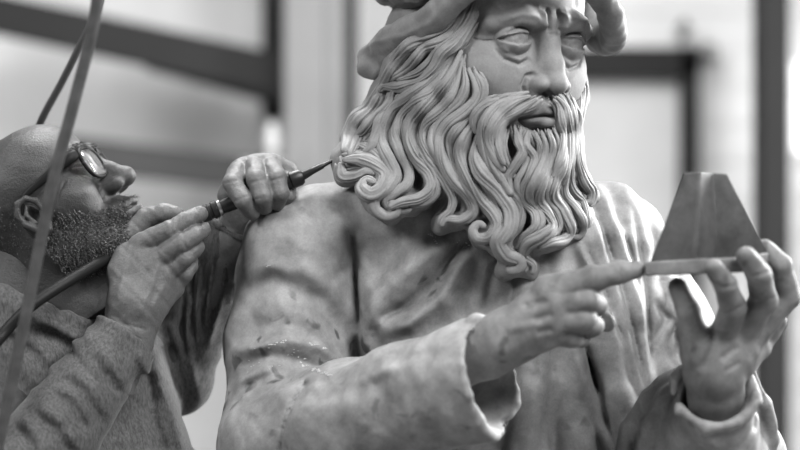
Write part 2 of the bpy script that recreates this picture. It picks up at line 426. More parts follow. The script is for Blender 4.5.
def lock_mesh(pts, hw, lift, ridges, rng, thick=.72, taper0=.3, tip=.4):
    A = np.array([(x, y) for x, y in pts], float)
    L = np.linalg.norm(np.diff(A, axis=0), axis=1).sum(); n = max(10, int(L / 2.1))
    S = spline(A, n)
    t = np.linspace(0, 1, n)
    w = hdepth(S[:, 0], S[:, 1]) - lift + 1.6 * np.sin(t * L / 16 + rng.uniform(0, 6))
    R = np.array([P(a, b, c) for a, b, c in zip(S[:, 0], S[:, 1], w)])
    T = np.gradient(R, axis=0); T /= np.linalg.norm(T, axis=1)[:, None]
    e = 5.0
    gx = (hdepth(S[:, 0] + e, S[:, 1]) - hdepth(S[:, 0] - e, S[:, 1])) / (2 * e); gz = -(hdepth(S[:, 0], S[:, 1] + e) - hdepth(S[:, 0], S[:, 1] - e)) / (2 * e)
    Nn = np.stack([gx, -np.ones(n), gz], 1); Nn /= np.linalg.norm(Nn, axis=1)[:, None]
    W = np.cross(T, Nn); W /= np.linalg.norm(W, axis=1)[:, None]; Nn = np.cross(W, T)
    prof = hw * np.minimum(taper0 + (1 - taper0) * np.clip(t / .22, 0, 1), tip + (1 - tip) * np.clip((1 - t) / .22, 0, 1) ** .7)
    prof[-1] *= .25; prof[0] *= .5
    prof *= 1 + .08 * np.sin(t * L / 11 + rng.uniform(0, 6))
    m = 46; th = np.arange(m) * 2 * np.pi / m
    ph = .35 * np.sin(t * L / 26 + rng.uniform(0, 6)) + .25 * np.sin(t * L / 11 + rng.uniform(0, 6))
    g = np.ones((n, m))
    nr = max(3, int(ridges * 1.7)); cs = np.linspace(.25, 2 * np.pi - .25, nr * 2) + rng.uniform(-.22, .22, nr * 2)
    for q in range(nr * 2):
        dpt = rng.uniform(.10, .36); wd = rng.uniform(.09, .17); live = np.clip(1.6 * np.sin(np.pi * np.clip((t - rng.uniform(-.5, .2)) / rng.uniform(.8, 1.5), 0, 1)), 0, 1)
        dth = (th[None, :] - cs[q] - ph[:, None] + np.pi) % (2 * np.pi) - np.pi
        g -= dpt * live[:, None] * np.exp(-(dth / wd) ** 2)
    V = R[:, None, :] + prof[:, None, None] * g[..., None] * (np.cos(th)[None, :, None] * W[:, None, :] + thick * np.sin(th)[None, :, None] * Nn[:, None, :])
    V = V.reshape(-1, 3)
    i = np.arange(n - 1)[:, None] * m; j = np.arange(m)[None, :]; j2 = (j + 1) % m
    Q = np.stack([i + j, i + m + j, i + m + j2, i + j2], -1).reshape(-1, 4)
    nv = len(V); V = np.vstack([V, R[0], R[-1]])
    cap = np.array([[nv, a, (a + 1) % m, nv] for a in range(m)]); cap2 = np.array([[nv + 1, (n - 1) * m + (a + 1) % m, (n - 1) * m + a, nv + 1] for a in range(m)])
    return V, Q, np.vstack([cap, cap2])[:, :3]
def merge(parts):
    Vs, Qs, Ts, o = [], [], [], 0
    for V, Q, T in parts: Vs.append(V); Qs.append(Q + o); Ts.append(T + o); o += len(V)
    V = np.vstack(Vs); Q = np.vstack(Qs); T = np.vstack(Ts)
    return V, np.vstack([Q, np.stack([T[:, 0], T[:, 1], T[:, 2], T[:, 2]], 1)])
def mesh_pydata(name, V, faces, mat, parent):
    V = V * U + np.array([0, 0, CAMZ]); me = bpy.data.meshes.new(name)
    fs = [f[:3] if f[2] == f[3] else f for f in faces.tolist()]
    me.from_pydata(V.tolist(), [], fs); me.polygons.foreach_set('use_smooth', [True] * len(me.polygons)); me.materials.append(mat)
    o = bpy.data.objects.new(name, me); C.objects.link(o)
    if parent: adopt(o, parent)
    return o
def build_hair(parent):
    rng = np.random.RandomState(4)
    groups = {'hair': [], 'beard': [], 'moustache': []}
    for hw, lift, pts in LOCKS:
        mx = sum(p[0] for p in pts) / len(pts); my = sum(p[1] for p in pts) / len(pts)
        key = 'moustache' if lift >= 8 else ('hair' if mx < 446 or my < 85 else 'beard')
        groups[key].append(lock_mesh(pts, hw * 1.28, lift, 3 if hw < 3.5 else 4 if hw < 5 else 5, rng))
        A = np.array(pts, float); d = np.gradient(A, axis=0); nrm = np.stack([-d[:, 1], d[:, 0]], 1); nrm /= np.linalg.norm(nrm, axis=1)[:, None] + 1e-6
        for sg in (-1, 1):                                            # thinner strands tucked behind each lock
            cutn = max(3, int(len(A) * rng.uniform(.6, .9)))
            B = A + nrm * sg * (hw * .85 + rng.uniform(0, 1.5)) + rng.uniform(-.6, .6, A.shape)
            groups[key].append(lock_mesh(B[:cutn] if len(A) > 4 else B, hw * rng.uniform(.5, .75), lift - 3.6 - rng.uniform(0, 2.5), 2, rng))
    for key in groups:
        V, F = merge(groups[key]); mesh_pydata(key, V, F, M['hair_marble'], parent)
    # the solid mass of stone behind the locks
    v = Vol((-75, -125, -75), (215, 130, 240), 2.4)
    for hw, lift, pts in LOCKS:
        S = spline(np.array(pts, float), max(4, len(pts) * 2)); w = hdepth(S[:, 0], S[:, 1])
        v.tube([P(x, y, c + 13 + max(0, -lift)) for (x, y), c in zip(S, w)], hw + .8, 4)
        v.tube([P(x, y, c + 24 + max(0, -lift)) for (x, y), c in zip(S[::3], w[::3])], hw + 4, 6)
    v.ell(P(455, 60, 10), (76, 74, 92), 10); v.ell(P(470, 125, 0), (74, 70, 52), 12); v.ell(P(408, 148, -2), (42, 44, 38), 12)
    # keep the mass out of the face
    X, Y, Z = v.ax[0][:, None, None], v.ax[1][None, :, None], v.ax[2][None, None, :]
    inv = (HR.T / HS)
    fx = inv[0, 0] * (X - HT[0]) + inv[0, 1] * (Y - HT[1]) + inv[0, 2] * (Z - HT[2])
    fy = inv[1, 0] * (X - HT[0]) + inv[1, 1] * (Y - HT[1]) + inv[1, 2] * (Z - HT[2])
    fz = inv[2, 0] * (X - HT[0]) + inv[2, 1] * (Y - HT[1]) + inv[2, 2] * (Z - HT[2])
    q = np.sqrt((fx / 66) ** 2 + ((fy - 92) / 72) ** 2 + ((fz - 20) / 74) ** 2)
    v.F = smax(v.F, -((q - 1) * 60).astype(np.float32), 4)
    q = np.sqrt((fx / 30) ** 2 + ((fy - 98) / 34) ** 2 + ((fz + 64) / 17) ** 2)
    v.F = smax(v.F, -((q - 1) * 20).astype(np.float32), 3)
    V, Q = v.poly(); V = smooth_verts(V, Q, 2)
    np_mesh('hair_base', V, Q, M['hair_marble'], parent)
def build_hat(parent):
    v = Vol((-75, -170, 140), (255, 150, 360), 2.2)
    ring = PL([(376, 60, 8), (392, 42, -42), (425, 24, -78), (452, -2, -104), (490, -30, -128), (545, -38, -134), (590, -18, -104), (611, 24, -60), (603, 38, -10), (570, 5, 50), (490, 0, 96), (410, 30, 74), (374, 60, 8)])
    S = spline(np.array(ring), 60); rr = np.interp(np.linspace(0, 1, 60), [0, .1, .2, .45, .6, .68, .76, .85, 1], [16, 17, 16, 15, 19, 26, 25, 16, 15])
    v.tube(list(S), list(rr), 3, flat=(.55, .75, .25), fs=1.5)
    v.ell(P(482, -14, -2), (116, 108, 36), 10)
    v.ell(P(470, -60, -5), (120, 110, 74), 10)
    v.tube(PL([(366, 56, 4), (368, 68, -2), (378, 72, -14)]), [9, 9, 8], 8)
    # crease between crown and brim, ridge along the brim, folds in the crown
    v.brush(PL([(386, 27, -40), (398, 14, -60), (418, 8, -80), (440, -8, -100)]), 2.6, -5, sharp=1.6)
    v.brush(PL([(356, 50, 0), (376, 44, -20), (404, 38, -50), (430, 24, -80), (446, 2, -100)]), 2.4, 2.6)
    v.brush(PL([(368, 60, 0), (385, 56, -20), (402, 46, -50)]), 4, -2)
    for a, b, c in (((372, -5), (378, 10), (390, 22)), ((384, -8), (390, 4), (402, 10)), ((398, -6), (405, 0), (420, 2)), ((366, -4), (368, 6), (374, 16))):
        v.brush(PL([(a[0], a[1], -40), (b[0], b[1], -40), (c[0], c[1], -40)]), 2.2, -3.4, yr=(-160, 60))
    v.brush(PL([(592, -2, -100), (600, 14, -90), (602, 34, -80), (600, 50, -70)]), 5, -3.5, yr=(-160, 0))
    v.brush(PL([(622, 4, -60), (617, 26, -60), (606, 46, -60)]), 4, 2.0)
    v.noise(.7, 16, 3)
    V, Q = v.poly(); V = smooth_verts(V, Q, 1)
    np_mesh('cap', V, Q, M['hat_marble'], parent)
# ---------------------------------------------------------------- the statue's robe
def build_robe(parent, h=2.0):
    v = Vol((-185, -285, -262), (385, 120, 62), h)
    T = lambda pts, r, k=12, **kw: v.tube(PL(pts), r, k, **kw)
    B = lambda pts, w, a, **kw: v.brush(PL(pts), w, a, **kw)
    v.ell(P(452, 320, 10), (118, 84, 150), 0)
    v.ell(P(500, 420, 0), (135, 88, 150), 20)
    T([(345, 232, 5), (400, 205, 0), (460, 190, 0)], [44, 44, 50], 20)
    # right shoulder and upper arm (on the viewer's left)
    T([(318, 232, 0), (300, 256, -4)], [46, 58], 22)
    T([(300, 256, -4), (288, 340, -14), (290, 440, -40)], [58, 61, 66], 14)
    # left shoulder
    T([(520, 222, 10), (600, 226, 22)], [44, 42], 20)
    T([(600, 226, 22), (628, 232, 30)], [42, 34], 14)
    T([(642, 218, 30), (648, 232, 26)], [13, 13], 4)
    T([(628, 240, 28), (672, 330, 20), (720, 440, 0)], [38, 42, 54], 14)
    # cloak laid in long folds over the chest
    T([(556, 235, -58), (560, 300, -66), (566, 380, -66), (572, 470, -66)], [13, 20, 24, 26], 8)
    T([(566, 205, -20), (582, 240, -50), (600, 320, -60), (616, 400, -64), (626, 470, -64)], [20, 19, 19, 19, 20], 9)
    T([(592, 204, -6), (608, 240, -34), (624, 310, -46), (638, 380, -52), (644, 470, -52)], [21, 19, 18, 17, 17], 9)
    T([(618, 206, 2), (632, 245, -18), (646, 300, -26), (654, 370, -30), (655, 430, -30)], [20, 19, 18, 17, 17], 9)
    T([(636, 216, 14), (646, 236, 4), (650, 290, -8)], [16, 16, 14], 6)
    T([(532, 255, -66), (530, 330, -72), (528, 400, -74), (522, 470, -76)], [15, 20, 24, 28], 7)
    T([(660, 285, -10), (676, 300, -14), (690, 330, -20)], [16, 18, 20], 6)
    T([(655, 300, -14), (664, 330, -20), (662, 372, -26)], [14, 14, 12], 4)
    # ---- folds of the tunic
    F = (-200, 40)
    B([(351, 236, -60), (354, 274, -60), (359, 326, -60), (357, 350, -60), (356, 380, -60)], [2.4, 2.8, 4, 5, 6], -9, yr=F, sharp=1.5, taper=False)
    B([(366, 250, -60), (368, 290, -60), (372, 330, -60)], 9, 4, yr=F)
    B([(336, 214, -50), (342, 240, -50), (346, 268, -50)], 8, 3, yr=F)
    B([(244, 276, -40), (272, 264, -40), (304, 270, -40), (332, 290, -40), (352, 322, -40)], [7, 8, 10, 11, 8], 6, yr=F)
    B([(246, 290, -40), (274, 280, -40), (300, 286, -40), (322, 304, -40), (346, 340, -40)], [7, 8, 11, 12, 8], -4, yr=F)
    B([(256, 318, -50), (280, 306, -50), (306, 314, -50), (330, 338, -50)], 9, 4, yr=F)
    B([(230, 352, -50), (253, 347, -50), (287, 338, -50), (322, 346, -50), (352, 372, -50)], [7, 7, 9, 8, 6], 6.5, yr=F, sharp=1.6)
    B([(240, 368, -50), (268, 354, -50), (300, 358, -50), (336, 376, -50)], [8, 7, 6, 4], -4, yr=F)
    B([(228, 420, -60), (240, 392, -60), (266, 376, -60), (300, 366, -60)], 6, -4, yr=F)
    B([(232, 400, -60), (244, 378, -60), (276, 366, -60)], 6, 4, yr=F)
    B([(226, 450, -60), (246, 418, -60), (270, 398, -60), (296, 388, -60)], 6, 3.5, yr=F)
    B([(470, 236, -80), (448, 262, -80), (432, 285, -80), (405, 308, -80), (378, 320, -80)], [5, 6, 8, 7, 5], -13, yr=F, sharp=1.6)
    B([(448, 238, -80), (412, 266, -80), (378, 296, -80), (362, 336, -80), (366, 366, -80)], [8, 11, 11, 9, 8], 10, yr=F)
    B([(476, 246, -80), (458, 270, -80), (438, 300, -80), (408, 324, -80), (378, 336, -80)], [6, 8, 9, 8, 7], 9, yr=F)
    B([(496, 262, -80), (490, 290, -80), (484, 320, -80)], 5, -3.5, yr=F)
    B([(480, 260, -80), (460, 310, -80), (430, 345, -80)], 12, -3, yr=F)
    B([(420, 222, -80), (400, 250, -80), (366, 262, -80)], 12, -3, yr=F)
    B([(400, 230, -70), (372, 234, -70), (340, 222, -70)], 9, 2.5, yr=F)
    B([(300, 200, -40), (312, 226, -40), (310, 250, -40)], 10, -2, yr=F)
    B([(330, 282, -70), (345, 270, -70)], 5, -2.5, yr=F)
    B([(410, 350, -70), (440, 336, -70), (470, 330, -70)], 7, 4, yr=F)
    # cloak edges and the gown below the hands
    B([(584, 343, -80), (600, 390, -80), (617, 450, -80)], [3, 3, 3], -4, yr=F, sharp=1.4, taper=False)
    B([(572, 345, -80), (588, 392, -80), (608, 450, -80)], [4, 5, 5], 5, yr=F)
    B([(545, 352, -80), (536, 402, -80), (526, 452, -80)], 9, 3.5, yr=F, taper=False)
    B([(560, 350, -80), (560, 400, -80), (556, 450, -80)], 9, -2.5, yr=F, taper=False)
    B([(512, 372, -80), (508, 410, -80), (500, 450, -80)], 7, -9, yr=F, taper=False)
    for a, b, c, amp in (((594, 203), (620, 283), (647, 397), -8), ((636, 206), (647, 283), (651, 372), -8), ((580, 237), (600, 283), (622, 345), -7), ((612, 196), (634, 262), (648, 330), -5)):
        B([a + (-50,), b + (-50,), c + (-50,)], 2.6, amp * .6, yr=F, sharp=1.4); B([(a[0] - 6, a[1], -50), (b[0] - 6, b[1], -50), (c[0] - 6, c[1], -50)], 5, 3.2, yr=F)
    B([(652, 300, -30), (666, 318, -30), (650, 345, -30)], 4, -5, yr=F); B([(668, 292, -30), (684, 312, -30), (668, 345, -30)], 4, -5, yr=F)
    # ---- right forearm sleeve, coming across and forward to a wide cuff
    T([(286, 448, -70), (340, 428, -110), (400, 404, -150), (486, 378, -200)], [66, 60, 53, 55], 12)
    cn = np.array([.86, -.46, .12]); cn /= np.linalg.norm(cn); cc = P(490, 378, -203)
    v.cut_disc = None
    sl, X, Y, Z = v.box(cc + np.array([-60, -90, -75]), cc + np.array([90, 90, 75]))
    pl = ((X - cc[0]) * cn[0] + (Y - cc[1]) * cn[1] + (Z - cc[2]) * cn[2])
    rr = np.sqrt(np.maximum((X - cc[0]) ** 2 + (Y - cc[1]) ** 2 + (Z - cc[2]) ** 2 - pl ** 2, 0))
    reg = smax(-pl, (rr - 72).astype(np.float32), 2)                 # trim the round end off past the cuff plane
    reg = np.maximum(reg, (-165 - 0 * X + Y) * 1.0)                   # only the near side, not the chest behind
    v.F[sl] = smax(v.F[sl], -reg.astype(np.float32), 4)
    v.tube([cc - cn * 46 + np.array([0, 0, 0]), cc + cn * 6], [24, 48], 5, -1)
    rim = []
    e1 = np.cross(cn, [0, 0, 1.]); e1 /= np.linalg.norm(e1); e2 = np.cross(cn, e1)
    for q in range(25):
        a = q * 2 * math.pi / 24
        rim.append(cc + (e1 * math.cos(a) * 50 + e2 * math.sin(a) * 52) + cn * (1.5 * math.sin(3 * a) - 1))
    v.tube(rim, 3.6, 3)
    v.ell(cc + e2 * 0 + np.array([-12, -6, 52]), (9, 7, 6), 4)
    # folds on that sleeve
    G = (-290, -90)
    v.brush(PL([(306, 383, -130), (292, 405, -130), (284, 428, -130), (281, 455, -130)]), 2.0, -5, sharp=1.5, taper=False, yr=(-285, -20))
    v.brush(PL([(316, 384, -130), (302, 406, -130), (294, 430, -130), (290, 455, -130)]), 5, 3.0, taper=False, yr=(-285, -20))
    B([(372, 372, -160), (384, 396, -160), (380, 430, -160)], 9, -3, yr=G)
    B([(408, 360, -170), (424, 384, -170), (424, 424, -170)], 10, 3, yr=G)
    B([(448, 340, -190), (458, 372, -190), (458, 420, -190)], 10, -3, yr=G)
    B([(342, 392, -140), (360, 420, -140), (352, 450, -140)], 9, 3, yr=G)
    B([(356, 378, -110), (376, 371, -130), (398, 362, -150)], 5, 3, yr=G)
    # ---- left sleeve, forearm raised towards the viewer
    T([(722, 462, -40), (706, 458, -110), (714, 410, -176)], [62, 62, 40], 12)
    c2 = P(715, 394, -200); n2 = np.array([.03, -.87, .49]); n2 /= np.linalg.norm(n2)
    sl, X, Y, Z = v.box(c2 - 70, c2 + 75)
    pl = ((X - c2[0]) * n2[0] + (Y - c2[1]) * n2[1] + (Z - c2[2]) * n2[2])
    v.F[sl] = smax(v.F[sl], -smax(-pl, (Y + 120).astype(np.float32) + 0 * pl, 2).astype(np.float32), 3)
    v.tube([c2 - n2 * 44, c2 + n2 * 8], [18, 33], 4, -1)
    e1 = np.cross(n2, [1., 0, 0]); e1 /= np.linalg.norm(e1); e2 = np.cross(n2, e1)
    v.tube([c2 + (e1 * math.cos(a) * 33 + e2 * math.sin(a) * 38) + n2 * (2.5 * math.sin(2 * a)) for a in np.linspace(0, 2 * math.pi, 25)], 4.2, 3)
    c3 = P(706, 432, -140)
    v.tube(PL([(619, 470, -112), (628, 428, -128), (648, 396, -138), (680, 370, -150)]), [9, 8, 7, 5], 4)
    v.tube(PL([(636, 470, -130), (648, 428, -150), (664, 400, -160), (684, 384, -170)]), [8, 7, 6, 5], 4)
    v.tube(PL([(752, 372, -165), (764, 404, -150), (772, 440, -130), (770, 470, -120)]), [5, 7, 8, 9], 5)
    B([(642, 450, -150), (656, 412, -160), (682, 384, -170)], 3, -5, yr=G, sharp=1.4)
    B([(690, 425, -180), (712, 446, -180), (738, 440, -180)], 7, 3.5, yr=G)
    B([(676, 410, -180), (690, 440, -180), (700, 460, -180)], 6, -3.5, yr=G)
    B([(752, 400, -170), (750, 425, -170), (730, 452, -170)], 4, -4, yr=G)
    v.noise(1.5, 70, 15); v.noise(1.0, 48, 5); v.noise(.35, 19, 6)
    T([(694, 480, -90), (672, 424, -122), (676, 398, -140)], [66, 34, 22], 14)
    V, Q = v.poly(); V = smooth_verts(V, Q, 2)
    np_mesh('robe', V, Q, M['robe'], parent)
    # small fresh chips left by the chisel along the fold edges
    kk = 1 + V[:, 1] / CAMD; vx = 400 + V[:, 0] / kk; vy = 225 - V[:, 2] / kk; rg = np.random.RandomState(9); CV, CF = [], []
    ico = np.array([[1, 0, 0], [0, 1, 0], [-1, 0, 0], [0, -1, 0], [0, 0, 1], [0, 0, -1.]]); tri = np.array([[0, 1, 4], [1, 2, 4], [2, 3, 4], [3, 0, 4], [1, 0, 5], [2, 1, 5], [3, 2, 5], [0, 3, 5]])
    for a, b_, n, s in (((258, 348), (288, 338), 16, 1.0), ((312, 341), (330, 350), 10, 1.3), ((294, 357), (330, 374), 18, 1.5), ((268, 368), (300, 352), 9, .7), ((428, 230), (437, 241), 12, .9), ((448, 246), (468, 243), 8, .8), ((240, 372), (262, 356), 6, .7), ((262, 270), (276, 264), 5, .6)):
        for q in range(n):
            t = rg.rand(); x = a[0] + (b_[0] - a[0]) * t + rg.normal() * 1.2; y = a[1] + (b_[1] - a[1]) * t + rg.normal() * 1.2
            near = np.where((vx - x) ** 2 + (vy - y) ** 2 < 9)[0]
            if not len(near): continue
            p = V[near[np.argmin(V[near, 1])]]
            CF.append(tri + 6 * len(CV)); CV.append(p + ico * rg.uniform(.3, 1.2, (6, 1)) * s * np.array([1.7, .5, 1]))
    np_mesh('chisel_chips', np.vstack(CV), np.vstack(CF), M['chip'], parent, smooth=False)['kind'] = 'stuff'
    # the gown below the frame, down to the plinth
    n, m = 150, 24; a = np.arange(n) * 2 * np.pi / n; rows = []
    for i in range(m):
        t = i / (m - 1); z = -235 - t * 914
        f = (3 + 10 * t) * np.sin(a * 11 + 1.2 * math.sin(t * 3)) + (2 + 7 * t) * np.sin(a * 7 + 2)
        rows.append(np.stack([85 + (165 + 40 * t + f) * np.cos(a), 0 + (82 + 70 * t + f * .8) * np.sin(a), np.full(n, z)], 1))
    V = np.vstack(rows + [np.array([[85, 0, -235], [85, 0, -1149]])])
    Q = [[i * n + j, (i + 1) * n + j, (i + 1) * n + (j + 1) % n, i * n + (j + 1) % n] for i in range(m - 1) for j in range(n)]
    Q += [[len(V) - 2, j, (j + 1) % n, (j + 1) % n] for j in range(n)] + [[len(V) - 1, (m - 1) * n + (j + 1) % n, (m - 1) * n + j, (m - 1) * n + j] for j in range(n)]
    mesh_pydata('gown_skirt', V, np.array(Q), M['robe'], parent)

def fill_palm(v, wrist, knuckles, rw, rk, k=9, flat=None, fs=1.0):
    for p in knuckles: v.tube([wrist, (np.array(wrist) * .45 + np.array(p) * .55), p], [rw, rk * 1.25, rk], k, flat=flat, fs=fs)
def nail(v, tip, prev, up, r):
    """sink a nail bed near a fingertip: tip/prev are joints, up the way the nail faces."""
    tip = np.array(tip, float); prev = np.array(prev, float); up = np.array(up, float); d = tip - prev; d /= np.linalg.norm(d)
    up = up - d * (up @ d); up /= np.linalg.norm(up); s = np.cross(d, up); c = tip + up * r * .92 - d * r * .1
    Rm = np.stack([s, d, up], 1)
    v.ell(c, (r * .62, r * .85, r * .28), .6, -1, R=Rm); v.ell(c - up * r * .16, (r * .58, r * .8, r * .26), .3, 1, R=Rm)
def build_statue_hands(parent):
    v = Vol((55, -275, -170), (260, -150, -30), 1.25)
    F = lambda pts, r, k=2.5: v.tube(PL(pts), r, k)
    W = P(482, 352, -205)
    kn = PL([(550, 291, -232), (553, 305, -237), (551, 320, -235), (545, 335, -228)])
    v.tube(PL([(462, 358, -198), (486, 350, -207), (515, 334, -218)]), [27, 26, 24], 6, flat=(.3, .9, -.1), fs=1.25)
    fill_palm(v, P(505, 340, -214), kn, 22, 12.5, 10)
    v.tube([kn[0], kn[1], kn[2], kn[3]], [12, 12.5, 12.5, 11], 8)
    F([(548, 290, -232), (594, 279, -237), (620, 272.5, -235), (637, 270, -232)], [13, 11.5, 10, 7.8], 5)
    F([(552, 305, -237), (588, 301, -240), (597, 305, -222), (588, 312, -204)], [11.5, 10.5, 9.5, 8])
    F([(550, 320, -235), (584, 320, -238), (593, 326, -220), (584, 330, -204)], [11.5, 10.8, 9.5, 8])
    F([(545, 334, -228), (572, 337, -230), (581, 338, -214), (574, 338, -200)], [10.5, 9.5, 8.5, 7])
    F([(508, 322, -206), (548, 312, -196), (584, 318, -196), (606, 322, -200)], [15, 13, 11, 9], 4)
    v.brush(PL([(520, 306, -230), (548, 300, -230)]), 3, -2, yr=(-275, -200)); v.brush(PL([(530, 320, -230), (552, 313, -230)]), 3, -1.6, yr=(-275, -200))
    v.brush(PL([(534, 332, -230), (552, 328, -230)]), 3, -1.6, yr=(-275, -200)); v.brush(PL([(505, 330, -230), (540, 322, -230)]), 4, 1.5, yr=(-275, -200))
    v.brush(PL([(594, 268, -236), (593, 286, -236)]), 1.4, -.8, yr=(-275, -200)); v.brush(PL([(619, 265, -236), (619, 280, -236)]), 1.3, -.7, yr=(-275, -200))
    nail(v, P(606, 322, -200), P(584, 318, -196), (0, -.6, .6), 9)
    v.noise(.35, 22, 8)
    V, Q = v.poly(); V = smooth_verts(V, Q, 1); np_mesh('pointing_hand', V, Q, M['hand_marble'], parent)
    v = Vol((235, -285, -195), (375, -160, 15), 1.25)
    v.tube(PL([(716, 425, -178), (716, 395, -195), (713, 368, -206)]), [25, 25, 26], 6, flat=(.1, .8, .5), fs=1.2)
    kn = PL([(723, 336, -214), (740, 336, -209), (753, 336, -198), (757, 348, -186)])
    fill_palm(v, P(714, 372, -204), kn, 22, 13, 10)
    v.tube(PL([(712, 372, -208), (700, 350, -212), (695, 336, -216)]), [18, 17, 13], 8)
    F([(723, 336, -214), (733, 308, -240), (725, 285, -262), (714, 268, -268)], [13, 12, 10.5, 8.5])
    F([(740, 337, -209), (764, 300, -228), (759, 274, -254), (746, 256, -264)], [13.5, 12.5, 11, 9])
    F([(753, 337, -198), (787, 296, -206), (781, 266, -218), (764, 248, -216)], [13, 12, 10.5, 8.5])
    F([(757, 348, -186), (776, 322, -180), (772, 300, -186)], [11, 10, 8])
    F([(695, 336, -216), (688, 310, -226), (678, 287, -228)], [13, 11, 8.5])
    for a, b in (((722, 314), (742, 304)), ((752, 303), (776, 297)), ((715, 287), (735, 284)), ((748, 276), (769, 270))):
        v.brush(PL([a + (-240,), b + (-240,)]), 1.5, -1.1, yr=(-285, -220))
    v.brush(PL([(700, 372, -230), (712, 350, -230), (716, 330, -230)]), 3.5, -2.2, yr=(-285, -200))
    v.brush(PL([(720, 360, -230), (738, 346, -230)]), 3, -1.8, yr=(-285, -200)); v.brush(PL([(724, 372, -230), (742, 362, -230)]), 2.4, -1.4, yr=(-285, -200))
    v.noise(.35, 22, 9)
    V, Q = v.poly(); V = smooth_verts(V, Q, 1); np_mesh('raised_hand', V, Q, M['hand_marble'], parent)

def build_model():
    """the carved block: a base bar and two leaning plates that meet at a central rib."""
    bm_parts = []
    def prism(top, bot, name_mat=None):
        t = np.array(top, float); b = np.array(bot, float); n = len(t)
        V = np.vstack([t, b]); F = [list(range(n))[::-1], [n + i for i in range(n)]] + [[i, (i + 1) % n, n + (i + 1) % n, n + i] for i in range(n)]
        return V, F
    def mk(name, VF, parent, bev=1.6, mat=None):
        V, F = VF; me = bpy.data.meshes.new(name); me.from_pydata((V * U + np.array([0, 0, CAMZ])).tolist(), [], F); me.materials.append(mat or M['model_marble'])
        o = bpy.data.objects.new(name, me); C.objects.link(o)
        import bmesh
        b = bmesh.new(); b.from_mesh(me); bmesh.ops.recalc_face_normals(b, faces=b.faces)
        bmesh.ops.bevel(b, geom=list(b.edges), offset=bev * U, segments=3, affect='EDGES', profile=.6); b.to_mesh(me); b.free()
        for p in me.polygons: p.use_smooth = True
        if parent: adopt(o, parent)
        return o
    loc = P(705, 276, -225); root = thing('carved_trapezoid', 'dark marble trapezoid of two leaning plates on a bar, held by the statue', 'sculpted object', Vector(loc * U) + Vector((0, 0, CAMZ)))
    q = lambda x, y, w: P(x, y, w)
    # plan of the upper body: left edge, rib front, rib step back, right edge, back
    top = [q(684, 173, -226), q(698, 172, -242), q(701, 172, -242), q(713, 173, -224), q(727, 174, -226), q(725, 174, -212), q(686, 174, -212)]
    bot = [q(650, 262, -226), q(692, 262, -253), q(697, 262, -253), q(717, 262, -226), q(770, 256, -226), q(766, 258, -206), q(654, 262, -206)]
    mk('plate', prism(top, bot), root, 1.3)
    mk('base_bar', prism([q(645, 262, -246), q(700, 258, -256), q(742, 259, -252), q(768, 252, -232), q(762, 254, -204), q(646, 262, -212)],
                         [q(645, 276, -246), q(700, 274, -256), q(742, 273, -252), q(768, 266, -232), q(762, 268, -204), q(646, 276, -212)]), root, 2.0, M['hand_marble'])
    0 and mk('cap_block', prism([q(686, 169, -232), q(726, 169, -232), q(724, 169, -210), q(688, 169, -210)], [q(683, 178, -238), q(730, 178, -236), q(728, 178, -208), q(685, 178, -208)]), root, 1.8)
    return root
